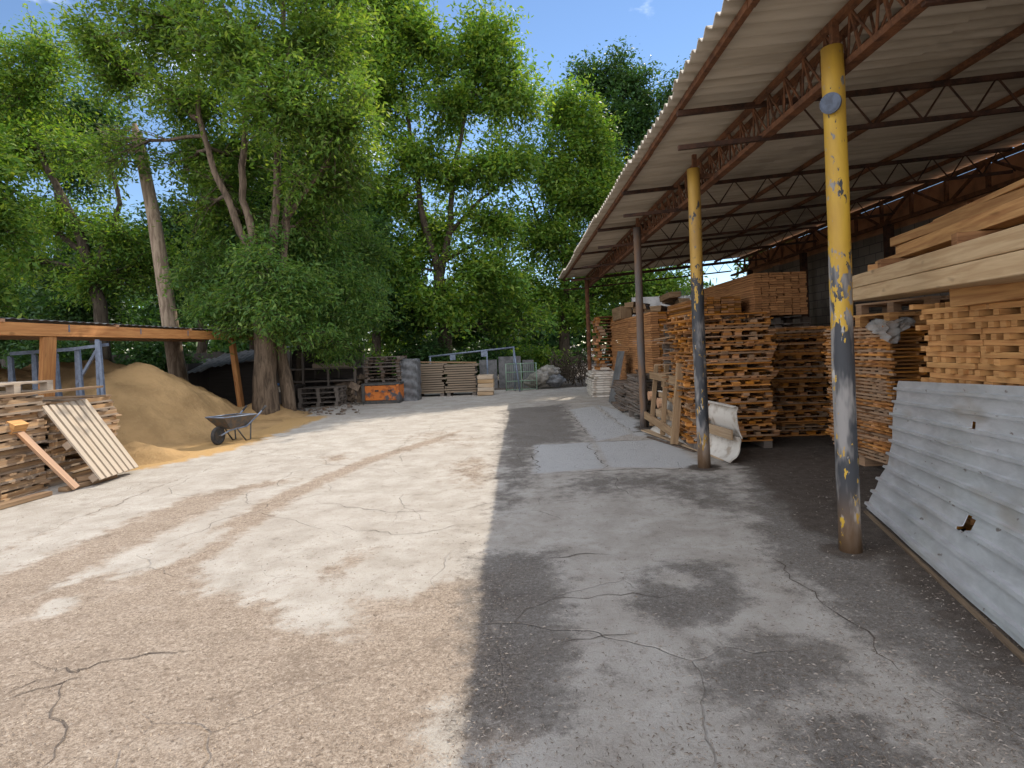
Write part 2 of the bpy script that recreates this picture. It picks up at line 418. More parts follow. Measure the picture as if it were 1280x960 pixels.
# brown wash over the near left of the yard
add(poly((-900, 1400), (-700, 900), (0, 775), (70, 748), (140, 722), (240, 700), (262, 738), (345, 748), (372, 786), (438, 790), (444, 748), (515, 746), (575, 722), (640, 712), (660, 800), (640, 1400)), 0.22)
add(stroke([(-200, 860, 0.4), (0, 742, 0.33), (100, 697, 0.34), (190, 655, 0.33), (255, 625, 0.30), (300, 611, 0.18), (360, 600, 0.08)]), 0.22)
add(stroke([(-100, 830, 0.4), (120, 735, 0.3), (230, 700, 0.22), (300, 655, 0.19), (355, 622, 0.18), (410, 597, 0.16), (470, 572, 0.16), (545, 550, 0.16), (575, 538, 0.05)]), 0.14)
add(stroke([(0, 690, 0.05), (90, 652, 0.07), (200, 606, 0.04), (300, 575, 0.03)]), 0.12, 0.62)
add(poly((545, 580), (590, 570), (625, 572), (624, 608), (590, 612), (555, 605)), 0.4, 0.66)
add(poly((400, 572), (432, 566), (438, 574), (408, 580)), 0.2, 0.8)
add(stroke([(452, 690, 0.10), (418, 712, 0.12), (412, 728, 0.08)]), 0.22, 0.85)
add(poly((480, 545), (560, 535), (620, 545), (600, 560), (520, 562)), 0.5, 0.45)
sub(poly((45, 772), (60, 752), (98, 742), (103, 750), (70, 768)), 0.1)
sub(stroke([(140, 725, 0.03), (190, 705, 0.11), (235, 690, 0.10), (280, 662, 0.04)]), 0.12)
sub(poly((540, 905), (560, 885), (585, 905), (580, 990), (530, 990)), 0.2)
# shaded half of the yard: dark grit lying on pale worn concrete
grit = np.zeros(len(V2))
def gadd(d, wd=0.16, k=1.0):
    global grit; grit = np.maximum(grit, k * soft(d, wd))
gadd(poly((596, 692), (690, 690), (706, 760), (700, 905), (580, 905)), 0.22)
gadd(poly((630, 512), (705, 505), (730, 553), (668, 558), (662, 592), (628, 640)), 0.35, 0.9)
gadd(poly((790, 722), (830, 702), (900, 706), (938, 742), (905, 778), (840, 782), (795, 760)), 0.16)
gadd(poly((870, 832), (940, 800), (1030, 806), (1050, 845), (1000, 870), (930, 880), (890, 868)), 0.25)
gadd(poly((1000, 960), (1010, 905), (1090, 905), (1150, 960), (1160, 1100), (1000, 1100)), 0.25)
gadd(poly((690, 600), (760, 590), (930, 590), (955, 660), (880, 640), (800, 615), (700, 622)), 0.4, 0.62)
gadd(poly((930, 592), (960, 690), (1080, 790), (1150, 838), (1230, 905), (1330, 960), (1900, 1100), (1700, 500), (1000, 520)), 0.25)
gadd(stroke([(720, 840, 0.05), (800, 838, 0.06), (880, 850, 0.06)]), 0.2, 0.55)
for q in ((850, 724, 0.10), (835, 722, 0.07)):
    grit = grit * (1 - soft(stroke([q, (q[0] + 6, q[1] + 2, q[2])]), 0.12))
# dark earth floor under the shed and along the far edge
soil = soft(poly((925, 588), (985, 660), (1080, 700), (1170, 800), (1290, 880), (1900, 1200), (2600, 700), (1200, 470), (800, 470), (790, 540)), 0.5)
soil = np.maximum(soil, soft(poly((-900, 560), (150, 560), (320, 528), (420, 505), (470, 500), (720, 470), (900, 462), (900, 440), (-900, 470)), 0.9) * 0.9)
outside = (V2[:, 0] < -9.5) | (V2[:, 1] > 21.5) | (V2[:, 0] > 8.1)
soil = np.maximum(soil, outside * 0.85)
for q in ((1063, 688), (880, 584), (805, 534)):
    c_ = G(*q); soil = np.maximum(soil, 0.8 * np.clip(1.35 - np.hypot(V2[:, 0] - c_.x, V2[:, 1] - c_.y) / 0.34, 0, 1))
# sawdust-yellow spill by the sand heap
spill = soft(poly((120, 590), (170, 592), (240, 575), (300, 562), (360, 540), (420, 520), (330, 518), (200, 540), (100, 560)), 0.5)
# lighter cast slabs
slab = np.zeros(len(V2))
for pl in (((668, 556), (738, 553), (756, 585), (668, 592)), ((744, 552), (832, 550), (885, 585), (762, 584)),
           ((712, 512), (742, 508), (790, 542), (745, 552)), ((746, 506), (770, 512), (828, 544), (794, 545))):
    slab = np.maximum(slab, soft(poly(*pl), 0.05))
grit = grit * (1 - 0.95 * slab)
nv = len(V2); nxn, nyn = len(gx), len(gy)
me = bpy.data.meshes.new('yard_ground')
me.vertices.add(nv)
me.vertices.foreach_set('co', np.concatenate([V2, np.zeros((nv, 1))], 1).astype(np.float32).ravel())
ii, jj = np.meshgrid(np.arange(nxn - 1), np.arange(nyn - 1)); b0 = (jj * nxn + ii).ravel()
quads = np.stack([b0, b0 + 1, b0 + nxn + 1, b0 + nxn], 1)
me.loops.add(quads.size); me.loops.foreach_set('vertex_index', quads.ravel())
me.polygons.add(len(quads)); me.polygons.foreach_set('loop_start', np.arange(len(quads)) * 4)
me.update(calc_edges=True)
for nm, arr in (('dirt', dirt), ('grit', grit), ('soil', soil), ('spill', spill), ('slab', slab)):
    a = me.attributes.new(nm, 'FLOAT', 'POINT'); a.data.foreach_set('value', arr.astype(np.float32))
k = NT('yard_concrete'); p = k.pos()
nA = k.noise(p, 2.6, 6, 0.62, 0.3); nB = k.noise(p, 9, 5, 0.65); nC = k.noise(p, 85, 4, 0.7); nD = k.noise(p, 0.45, 3, 0.5)
nS = k.noise(k.map(p, (1, 1, 1), loc=(7, 3, 0)), 260, 2, 0.6)
def edge(attr, k1=0.75, k2=0.45, a=0.5, b=0.72):
    return k.step(k.math('ADD', k.attr(attr), k.math('ADD', k.math('MULTIPLY', k.math('SUBTRACT', nA, 0.5), k1), k.math('MULTIPLY', k.math('SUBTRACT', nB, 0.5), k2))), a, b)
conc = k.mix(k.step(nA, 0.3, 0.7), (0.455, 0.415, 0.36), (0.34, 0.30, 0.25))
conc = k.mix(k.math('MULTIPLY', k.step(nD, 0.4, 0.7), 0.35), conc, (0.36, 0.315, 0.265))
conc = k.mix(k.math('MULTIPLY', k.step(k.math('ADD', nB, k.math('MULTIPLY', k.math('SUBTRACT', nC, 0.5), 0.5)), 0.50, 0.72), 0.5), conc, (0.27, 0.225, 0.18))
dcol = k.mix(k.step(nC, 0.32, 0.7), (0.18, 0.130, 0.090), (0.43, 0.345, 0.265))
dcol = k.mix(k.math('MULTIPLY', k.step(nB, 0.42, 0.72), 0.55), dcol, (0.185, 0.130, 0.090))
n15 = k.noise(k.map(p, (1, 1, 1), loc=(31, 5, 0)), 1.7, 5, 0.65)
dcol = k.mix(k.math('MULTIPLY', k.step(n15, 0.50, 0.70), 0.55), dcol, (0.15, 0.108, 0.076))
dcol = k.mix(k.math('MULTIPLY', k.math('SUBTRACT', 1.0, k.step(n15, 0.30, 0.44)), 0.45), dcol, (0.44, 0.37, 0.30))
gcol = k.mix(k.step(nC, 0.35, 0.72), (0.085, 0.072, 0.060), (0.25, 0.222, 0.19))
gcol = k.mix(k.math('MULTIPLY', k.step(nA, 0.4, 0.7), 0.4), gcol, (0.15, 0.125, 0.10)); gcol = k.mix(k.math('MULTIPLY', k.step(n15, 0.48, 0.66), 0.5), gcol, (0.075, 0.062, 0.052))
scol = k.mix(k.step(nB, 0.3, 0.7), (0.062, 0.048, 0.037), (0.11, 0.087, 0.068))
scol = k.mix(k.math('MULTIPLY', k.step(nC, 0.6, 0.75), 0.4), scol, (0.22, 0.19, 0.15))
nE = k.noise(k.map(p, (1, 1, 1), loc=(3, 17, 0)), 34, 4, 0.7); nF = k.noise(k.map(p, (1, 1, 1), loc=(13, 7, 0)), 19, 3, 0.6)
dcol = k.mix(k.math('MULTIPLY', k.step(nE, 0.50, 0.66), 0.60), dcol, (0.105, 0.075, 0.052)); dcol = k.mix(k.math('MULTIPLY', k.math('SUBTRACT', 1.0, k.step(nE, 0.34, 0.46)), 0.5), dcol, (0.54, 0.455, 0.37))
gcol = k.mix(k.math('MULTIPLY', k.step(nE, 0.50, 0.66), 0.6), gcol, (0.050, 0.042, 0.035)); gcol = k.mix(k.math('MULTIPLY', k.math('SUBTRACT', 1.0, k.step(nE, 0.34, 0.46)), 0.5), gcol, (0.34, 0.31, 0.275))
conc = k.mix(k.math('MULTIPLY', k.step(nE, 0.54, 0.68), 0.42), conc, (0.25, 0.215, 0.18)); conc = k.mix(k.math('MULTIPLY', k.step(nF, 0.66, 0.70), 0.55), conc, (0.17, 0.14, 0.11))
dcol = k.mix(k.math('MULTIPLY', k.step(nF, 0.65, 0.69), 0.7), dcol, (0.085, 0.060, 0.042)); scol = k.mix(k.math('MULTIPLY', k.step(nE, 0.54, 0.68), 0.5), scol, (0.035, 0.028, 0.022))
col = k.mix(k.math('MULTIPLY', k.attr('slab'), 0.85), conc, (0.44, 0.43, 0.41))
col = k.mix(k.math('MULTIPLY', k.step(k.math('ADD', k.attr('dirt'), k.math('ADD', k.math('MULTIPLY', k.math('SUBTRACT', nC, 0.5), 1.1), k.math('ADD', k.math('MULTIPLY', k.math('SUBTRACT', nA, 0.5), 1.0), k.math('MULTIPLY', k.math('SUBTRACT', nB, 0.5), 1.1)))), 0.32, 0.74), 0.93), col, dcol)
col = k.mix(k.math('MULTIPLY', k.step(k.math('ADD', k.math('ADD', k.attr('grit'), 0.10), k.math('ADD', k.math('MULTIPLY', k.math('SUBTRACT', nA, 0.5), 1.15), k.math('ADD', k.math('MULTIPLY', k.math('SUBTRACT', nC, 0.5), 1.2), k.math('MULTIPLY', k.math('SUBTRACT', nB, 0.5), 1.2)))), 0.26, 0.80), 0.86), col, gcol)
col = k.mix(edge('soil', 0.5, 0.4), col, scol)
col = k.mix(edge('spill', 0.8, 0.5), col, k.mix(nC, (0.36, 0.20, 0.07), (0.50, 0.33, 0.14)))
# hairline crazing
vo = k.n('ShaderNodeTexVoronoi', feature='DISTANCE_TO_EDGE')
wv = k.n('ShaderNodeVectorMath', operation='ADD'); k.set(wv.inputs[0], p)
nzv = k.n('ShaderNodeTexNoise'); k.set(nzv.inputs['Vector'], p); nzv.inputs['Scale'].default_value = 1.1; nzv.inputs['Detail'].default_value = 4
sc_ = k.n('ShaderNodeVectorMath', operation='SCALE'); k.set(sc_.inputs[0], nzv.outputs['Color']); sc_.inputs['Scale'].default_value = 0.5
k.set(wv.inputs[1], sc_.outputs[0]); k.set(vo.inputs['Vector'], wv.outputs[0]); vo.inputs['Scale'].default_value = 0.85
crack = k.math('MULTIPLY', k.math('SUBTRACT', 1.0, k.step(vo.outputs['Distance'], 0.001, 0.007)), k.step(nD, 0.44, 0.58))
col = k.mix(k.math('MULTIPLY', crack, 0.3), col, (0.11, 0.085, 0.065))
# specks: chips and pebbles too small to model
col = k.mix(k.math('MULTIPLY', k.step(nS, 0.60, 0.68), 0.5), col, (0.52, 0.46, 0.38))
col = k.mix(k.math('MULTIPLY', k.math('SUBTRACT', 1.0, k.step(nS, 0.34, 0.42)), 0.5), col, (0.10, 0.08, 0.065))
hgt = k.math('ADD', k.math('MULTIPLY', nC, 0.6), k.math('ADD', k.math('MULTIPLY', nB, 0.8), k.math('SUBTRACT', k.math('MULTIPLY', nS, 0.4), k.math('MULTIPLY', crack, 1.2))))
k.bump(hgt, 0.7, 0.02)
me.materials.append(k.done(col, 0.93, 0, 0.2))
go = bpy.data.objects.new('ground', me); COL.objects.link(go); tag(go, kind='structure')
# cracks and slab joints: thin dark ribbons in the paving
def ribbon(mb, pts, wid, seed=0, wob=0.045, z=0.004):
    wid *= 0.52
    rr = random.Random(seed); pts = [G(*q) for q in pts]; dense = []
    for a, b in zip(pts, pts[1:]):
        n = max(2, int((b - a).length / 0.07))
        for i in range(n): dense.append(a.lerp(b, i / n))
    dense.append(pts[-1]); o = 0.0; base = len(mb.v)
    for i, q in enumerate(dense):
        d = (dense[min(i+1, len(dense)-1)] - dense[max(i-1, 0)]).normalized(); nrm = Vector((-d.y, d.x, 0))
        o = o * 0.8 + rr.uniform(-wob, wob); wd = wid * rr.uniform(0.25, 1.3) * min(1, 0.3 + 3 * min(i, len(dense)-1-i) / len(dense))
        for s_ in (-1, 1):
            v_ = q + nrm * (o + s_ * wd / 2); mb.v.append(Vector((v_.x, v_.y, z)))
    for i in range(len(dense) - 1):
        b = base + 2 * i; mb.face([b, b+1, b+3, b+2], [(0, 0)] * 4)
ck = MB()
for j, (pts, wd) in enumerate([
    ([(34, 831), (58, 838), (62, 843), (80, 843), (90, 848), (112, 840), (140, 831), (200, 822), (260, 812)], 0.018),
    ([(2, 868), (30, 858), (62, 846)], 0.014), ([(2, 874), (16, 874), (40, 868), (60, 862), (84, 858), (120, 848)], 0.018),
    ([(88, 850), (80, 872), (86, 890), (76, 912), (66, 928), (54, 942), (40, 965)], 0.022),
    ([(395, 626), (430, 632), (480, 642), (550, 643)], 0.015), ([(350, 590), (395, 578), (470, 585), (540, 600)], 0.010),
    ([(670, 556), (735, 553), (790, 551), (834, 549)], 0.035), ([(738, 553), (758, 586)], 0.03), ([(668, 593), (760, 586), (890, 586)], 0.035),
    ([(704, 508), (745, 552)], 0.035), ([(744, 505), (796, 546)], 0.02), ([(672, 556), (667, 592)], 0.03),
    ([(668, 700), (720, 692), (760, 690)], 0.02), ([(690, 748), (760, 742), (840, 742)], 0.02), ([(700, 800), (790, 790)], 0.015),
    ([(940, 690), (1000, 742), (1060, 782), (1130, 838)], 0.02), ([(420, 655), (500, 668), (610, 652)], 0.012),
    ([(0, 690), (90, 652), (200, 606), (300, 575), (420, 548)], 0.014), ([(545, 643), (600, 632), (628, 628)], 0.012),
    ([(240, 520), (430, 512), (560, 508)], 0.01), ([(560, 520), (500, 560), (470, 585)], 0.015), ([(585, 530), (640, 524)], 0.02)]):
    ribbon(ck, pts, wd, j)
ck_o = ck.build('pavement_cracks', plain('crack_shadow_dirt', (0.075, 0.058, 0.045), (0.12, 0.095, 0.075), 15, 0.95))
tag(ck_o, kind='structure')
# splinters and chips
def chips(name, n, fn, lmin, lmax, mat, label):
    mb = MB(); i = 0
    while i < n:
        q = fn()
        if q is None: continue
        i += 1; a = R.uniform(0, 2 * PI); l = R.uniform(lmin, lmax); wd = l * R.uniform(0.08, 0.24); h = R.uniform(0.004, 0.012)
        c = Vector((q[0], q[1], 0)); d = Vector((math.cos(a), math.sin(a), 0)); e = Vector((-d.y, d.x, 0)); b = len(mb.v)
        bend = R.uniform(-0.25, 0.25) * l
        mb.v += [c - d*l/2 + Vector((0, 0, 0.003)), c + e*(wd/2 + bend) + Vector((0, 0, h)), c + d*l/2 + Vector((0, 0, 0.004)), c + e*(bend - wd/2) + Vector((0, 0, h * 0.6))]
        mb.face([b, b+1, b+2, b+3], [(0, 0), (1, 0), (1, 1), (0, 1)])
    o = mb.build(name, mat); return tag(o, label, 'debris', kind='stuff')
def near_right():
    px, py = R.uniform(560, 1330), 560 + 420 * R.random() ** 0.8
    if R.random() > (0.35 + 0.65 * min(1, max(0, (px - 780) / 300))): return None
    q = G(px, py)
    if q.x > 2.7 and q.y < 5: return None
    return q
def near_left():
    px, py = R.uniform(-60, 640), 610 + 370 * R.random() ** 0.8
    return G(px, py)
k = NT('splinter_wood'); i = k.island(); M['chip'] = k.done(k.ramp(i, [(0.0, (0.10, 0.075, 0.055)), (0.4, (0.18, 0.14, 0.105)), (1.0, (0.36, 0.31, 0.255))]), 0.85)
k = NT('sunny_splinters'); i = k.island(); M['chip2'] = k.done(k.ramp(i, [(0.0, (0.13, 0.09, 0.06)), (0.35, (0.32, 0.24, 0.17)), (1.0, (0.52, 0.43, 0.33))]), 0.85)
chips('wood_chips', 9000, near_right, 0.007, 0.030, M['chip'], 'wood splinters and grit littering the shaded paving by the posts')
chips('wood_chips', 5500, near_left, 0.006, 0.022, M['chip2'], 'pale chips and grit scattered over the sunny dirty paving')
#@@SHED
# ------------------------------------------------------------------ the open timber shed
def zr(x): return 3.94 + 0.077 * (x - 1.54)
YF, YN = 20.5, -2.0
shed = thing('open_shed', 'long open shed with rusty trusses, corrugated roof and worn yellow posts', 'shed', (2.4, 9.0, 0))
PITCH, AMP = 0.177, 0.031
rows = [(1.54, 3.75), (3.60, 5.95), (5.80, 8.05)]
roof_me = MB(); nY = int((YF - YN) / PITCH * 8)
for r_, (xa, xb) in enumerate(rows):
    def fn(u, v, xa=xa, xb=xb, r_=r_):
        y = YN + (YF - YN) * v; x = xa + (xb - xa) * u
        sheet = int((y + 2) / 1.06); rg = random.Random(sheet * 31 + r_)
        dx = rg.uniform(-0.035, 0.035) if u == 0 else 0
        return (x + dx, y, zr(x) + AMP + 0.016 * (1 - u) * (r_ > 0) * 0 + 0.014 * r_ - 0.02 * u * (r_ < 2) * 0 + AMP * math.cos(2 * PI * y / PITCH) + rg.uniform(-0.004, 0.004))
    roof_me.grid(fn, 6, nY)
roof_me.build('roof', M['cement'], shed, thick=0.009)
def post(name, x, y, h, rad, mat, label, lean=(0, 0)):
    mb = MB(); n = 14
    pts = []
    for i in range(n + 1):
        t = i / n
        pts.append((x + lean[0] * t + 0.004 * math.sin(7 * t + x * 9), y + lean[1] * t, h * t))
    mb.tube(pts, [rad * (1.03 if i == 0 else 1 + 0.02 * math.sin(i * 2.3 + x * 17)) for i in range(n + 1)], 20)
    return tag(mb.build(name, mat, shed), label)
b1 = G(1063, 688); b2 = G(880, 584); b3 = G(805, 534)
p1 = post('post', b1.x, b1.y, 3.72, 0.076, M['post_a'], 'thick yellow post with peeling paint down to dark grey')
post('post', b2.x, b2.y, 3.74, 0.077, M['post_b'], 'yellow post faded to bare grey below')
post('post', b3.x, b3.y, 3.74, 0.070, M['post_c'], 'brown and grey post without yellow paint')
post('post', 2.40, 19.6, 3.78, 0.07, M['rust'], 'slim rusty post at the far end')
# round blue-grey plate bolted on the first post
dk = MB(); c0 = P(1038, 129, b1.y - 0.09); ax = Vector((-0.75, -0.62, -0.12)).normalized()
dk.tube([c0 - ax * 0.012, c0 + ax * 0.006, c0 + ax * 0.010], [0.074, 0.074, 0.055], 24, smooth=False)
dk.tube([c0 - ax * 0.07, c0 - ax * 0.012], [0.02, 0.02], 8)
dkm = dk.mesh('end_plate', plain('blue_grey_plate', (0.11, 0.13, 0.17), (0.07, 0.08, 0.10), 18, 0.45, 0.2), shed.location)
dko = bpy.data.objects.new('end_plate', dkm); COL.objects.link(dko); dko.parent = p1
# main lattice beam over the posts: two upper angles, one lower, zigzag rods
XT = 2.53
mt = MB(); za, zb = 3.93, 3.60
for x_ in (XT - 0.08, XT + 0.08):
    mt.bar((x_, YN, za), (x_, YF - 0.2, za), 0.05, 0.05)
mt.bar((XT, YN, zb), (XT, YF - 0.2, zb), 0.09, 0.05)
y = YN
while y < YF - 0.6:
    for x_ in (XT - 0.07, XT + 0.07):
        mt.tube([(x_, y, za), (XT, y + 0.17, zb)], 0.011, 5, False); mt.tube([(XT, y + 0.17, zb), (x_, y + 0.34, za)], 0.011, 5, False)
    mt.bar((XT - 0.07, y, za), (XT, y, zb), 0.02, 0.02)
    y += 0.34
mt.build('lattice_beam', M['rust'], shed)
for b in (b1, b2, b3, Vector((2.40, 19.6, 0))):         # stub brackets from post tops to the beam
    s_ = MB(); s_.bar((b.x, b.y + 0.05, 3.66), (XT, b.y + 0.05, 3.66), 0.06, 0.06); s_.bar((b.x + 0.02, b.y, 3.70), (b.x + 0.02, b.y, 3.92), 0.05, 0.05); s_.build('bracket', M['rust'], shed)
for x_ in (1.70, 3.02, 4.36, 5.72, 7.05):
    pu = MB(); h = 0.055 if x_ > 2 else 0.06
    y = YN
    while y < YF - 0.1:
        y2 = min(y + 3.0, YF - 0.1); pu.bar((x_ + R.uniform(-.006, .006), y, zr(x_) - h / 2 - 0.004), (x_ + R.uniform(-.006, .006), y2 - 0.004, zr(x_) - h / 2 - 0.004), 0.05, h); y = y2
    pu.build('purlin', M['rust'], shed)
for Yt in (0.4, 3.45, 5.72, 8.7, 11.5, 14.4, 17.3, 20.2):
    tm = MB(); top = lambda x: zr(x) - 0.10; bot = lambda x: zr(x) - 0.44
    tm.bar((1.66, Yt, top(1.66)), (7.55, Yt, top(7.55)), 0.05, 0.05)
    tm.bar((1.66 if Yt > 5 else 2.5, Yt, bot(1.66 if Yt > 5 else 2.5)), (7.55, Yt, bot(7.55)), 0.045, 0.045)
    x = 2.6
    while x < 7.2:
        tm.tube([(x, Yt, bot(x)), (x + 0.25, Yt, top(x + 0.25)), (x + 0.5, Yt, bot(x + 0.5))], 0.012, 5, False); x += 0.5
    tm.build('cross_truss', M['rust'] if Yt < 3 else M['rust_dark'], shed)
rt = MB(); xt, zt, zbm = 7.6, 4.28, 3.82
for z_ in (zt, zbm): rt.bar((xt, YN, z_), (xt, YF - 0.2, z_), 0.07, 0.07)
y = YN + 0.4; q = 0
while y < YF - 1.0:
    rt.bar((xt, y, zbm), (xt, y, zt), 0.06, 0.05); rt.bar((xt, y + 0.05, zbm if q else zt), (xt, y + 0.85, zt if q else zbm), 0.045, 0.04); q ^= 1; y += 0.9
rt.build('rear_truss', M['rust'], shed)
for y in (1.2, 4.7, 8.2, 11.7, 15.2, 18.7):
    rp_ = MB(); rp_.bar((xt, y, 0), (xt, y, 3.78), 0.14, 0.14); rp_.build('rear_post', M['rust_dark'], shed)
# wall behind the shed
k = NT('block_and_brick'); p = k.pos()
sx = k.n('ShaderNodeSeparateXYZ'); k.set(sx.inputs[0], p)
cb = k.n('ShaderNodeCombineXYZ'); k.set(cb.inputs[0], k.math('ADD', sx.outputs[1], sx.outputs[0])); k.set(cb.inputs[1], sx.outputs[2])
br = k.n('ShaderNodeTexBrick'); k.set(br.inputs['Vector'], cb.outputs[0]); br.inputs['Scale'].default_value = 1.0
br.inputs['Brick Width'].default_value = 0.42; br.inputs['Row Height'].default_value = 0.21; br.inputs['Mortar Size'].default_value = 0.009
br.inputs['Color1'].default_value = (0.25, 0.215, 0.175, 1); br.inputs['Color2'].default_value = (0.19, 0.16, 0.13, 1); br.inputs['Mortar'].default_value = (0.09, 0.08, 0.07, 1)
up = k.step(sx.outputs[2], 3.73, 3.75); n1 = k.noise(p, 3, 4)
bc = k.mix(up, br.outputs[0], k.mix(k.step(n1, 0.35, 0.65), (0.52, 0.27, 0.15), (0.40, 0.20, 0.11)))
bc = k.mix(k.math('MULTIPLY', k.step(n1, 0.5, 0.75), 0.5), bc, (0.10, 0.085, 0.07)); k.bump(br.outputs[1], -0.3, 0.01)
M['block'] = k.done(bc, 0.9, 0, 0.2)
wl = MB(); wl.box((8.03, 8.6, 2.17), (0.22, 22, 4.34))
bw = wl.build('block_wall', M['block'])
for y in (2.9, 6.5, 10.1, 13.7, 17.3):
    pl = MB(); pl.box((7.86, y, 1.9), (0.12, 0.4, 3.8)); po = pl.build('pilaster', M['block']); po.parent = bw
tag(bw, 'grey block wall with brick top closing the back of the shed', 'wall')
# grey wall beyond the open far end, with a scrawl on it
gw = MB(); gw.box((9.5, 24.6, 1.75), (9.2, 0.22, 3.5)); gwo = gw.build('concrete_wall', M['concrete'])
tag(gwo, 'grey concrete wall with a dark scrawl seen through the far shed end', 'wall')
sg = MB(); c0 = P(858, 368, 24.4)
for j in range(9):
    pts = []
    for t in range(8):
        pts.append((c0.x - 0.85 + j * 0.2 + 0.10 * math.sin(t * 1.7 + j), 24.482, c0.z - 0.05 + 0.24 * math.cos(t * 1.25 + j * 1.3)))
    for a, b in zip(pts, pts[1:]): sg.bar(a, b, 0.004, 0.05, up=(0, 1, 0))
so_ = sg.build('painted_scrawl', plain('dark_spray_paint', (0.05, 0.06, 0.075), (0.07, 0.075, 0.08), 5)); so_.parent = gwo
pb = MB(); pb.box((0, 0, 0.9), (4.2, 2.4, 1.8)); 
# ------------------------------------------------------------------ stacked pallets and panels
def slat_unit(name, L, W, mat, ns, sw, st, rows=3, bw=0.09, bh=0.06, blocks=0, bottom=False, seed=0, missing=0.06):
    """slats lie along local y, the battens (or block rows) under them along local x; base at z = 0"""
    global R
    keep = R; R = random.Random(seed); mb = MB(); z0 = 0.0
    if bottom:
        for i in range(rows):
            y = -W/2 + bw/2 + (W - bw) * i / (rows - 1); mb.box((R.uniform(-.02, .02), y, st/2), (L * R.uniform(.97, 1.02), bw, st * 0.98), R.uniform(-.01, .01))
        z0 = st
    for i in range(rows):
        y = -W/2 + bw/2 + (W - bw) * i / (rows - 1)
        if blocks:
            for j in range(blocks):
                x = -L/2 + bw*0.7 + (L - bw*1.4) * j / (blocks - 1)
                
                if 0 < j < blocks - 1 and R.random() < 0.16: continue
                mb.box((x + R.uniform(-.035, .035), y + R.uniform(-.02, .02), z0 + bh/2), (bw*R.uniform(.6, 1.45), bw, bh*0.985), R.uniform(-.06, .06))
        else: mb.box((R.uniform(-.03, .03), y + R.uniform(-.01, .01), z0 + bh/2), (L * R.uniform(.95, 1.03), bw*0.6, bh*0.985), R.uniform(-.012, .012))
    for i in range(ns):
        if 0 < i < ns - 1 and R.random() < missing: continue
        x = -L/2 + sw/2 + (L - sw) * i / (ns - 1)
        mb.box((x + R.uniform(-.012, .012), R.uniform(-.03, .03), z0 + bh + st/2), (sw * R.uniform(.85, 1.05), W * R.uniform(.96, 1.04), st * 0.98), R.uniform(-.02, .02))
    me_ = mb.mesh(name, mat); R = keep
    return me_, z0 + bh + st
def stack(name, metas, x, y, z, n, label, where, cat, group, rz=0.0, turn=0.0, jx=0.03, jr=0.03, leanx=0.0, leany=0.0):
    hs = []; obs = []; zz = z
    for i in range(n):
        me_, h = metas[R.randrange(len(metas))]; t = i / max(1, n - 1)
        rot = rz + R.choice((0, PI)) + (PI / 2 if R.random() < turn else 0) + R.uniform(-jr, jr)
        o = link_copy(me_, name, (x + R.uniform(-jx, jx) + leanx * t, y + R.uniform(-jx, jx) + leany * t, zz), (R.uniform(-.004, .004), R.uniform(-.004, .004), rot))
        od = ordinal(n - 1 - i)
        lb = f'{od} {label} {where}' if od == 'topmost' else f'{label}, {od} from the top {where}'
        if i == 0: lb = f'lowest {label} {where}'
        tag(o, lb, cat, group); obs.append(o); zz += h * 1.004
    return zz
def metas(n, *a, seed0=0, **kw): return [slat_unit(*a, seed=seed0 + i, **kw) for i in range(n)]
mA = metas(7, 'pallet', 1.22, 1.12, M['pallet_orange'], 8, 0.10, 0.019, seed0=10, rows=4, bw=0.085, bh=0.042, blocks=6, bottom=True, missing=0.12)
mA = mA + metas(5, 'pallet', 1.20, 1.10, M['pallet_orange'], 9, 0.09, 0.02, seed0=17, rows=4, bw=0.07, bh=0.026, missing=0.1)
stack('pallet', mA, 3.06, 8.86, 0.10, 27, 'thin brown pallet', 'of the stack behind the second post', 'pallet', 'pallets in the stack behind the second post', turn=0.35, jx=0.05, jr=0.05)
for x_ in (2.55, 3.05, 3.55):
    bl = MB(); bl.box((x_, 8.86, 0.05), (0.12, 1.1, 0.096)); tag(bl.build('bearer', M['pallet_grey']), 'dark timber bearer under the tall brown pallet stack', 'bearer', 'bearers under the pallet stack')
mB = metas(4, 'pallet', 1.2, 1.0, M['pallet_orange'], 8, 0.09, 0.018, seed0=30, rows=4, bw=0.09, bh=0.045, blocks=5, bottom=True, missing=0.1)
mB = mB + metas(4, 'pallet', 1.18, 1.0, M['pallet_orange'], 9, 0.09, 0.02, seed0=37, rows=4, bw=0.07, bh=0.026, missing=0.1)
stack('pallet', mB, 4.62, 9.75, 0.0, 28, 'shadowed brown pallet', 'of the dim recessed stack', 'pallet', 'pallets in the recessed stack', turn=0.3, jx=0.05, jr=0.04)
mC = metas(6, 'slatted_panel', 1.32, 1.02, M['pallet_orange'], 9, 0.075, 0.018, seed0=50, rows=4, bw=0.05, bh=0.024, missing=0.1)
zC = stack('slatted_panel', mC, 4.58, 6.95, 0.12, 37, 'thin slatted panel', 'of the stack behind the nearest post', 'slatted panel', 'slatted panels stacked behind the first post', rz=PI/2, jx=0.03, jr=0.022, leanx=-0.05)
for y_ in (6.45, 7.0, 7.5):
    bl = MB(); bl.box((4.62, y_, 0.058), (1.0, 0.12, 0.114)); tag(bl.build('bearer', M['pallet_orange']), 'timber bearer under the slatted panel stack', 'bearer', 'bearers under the panel stack')
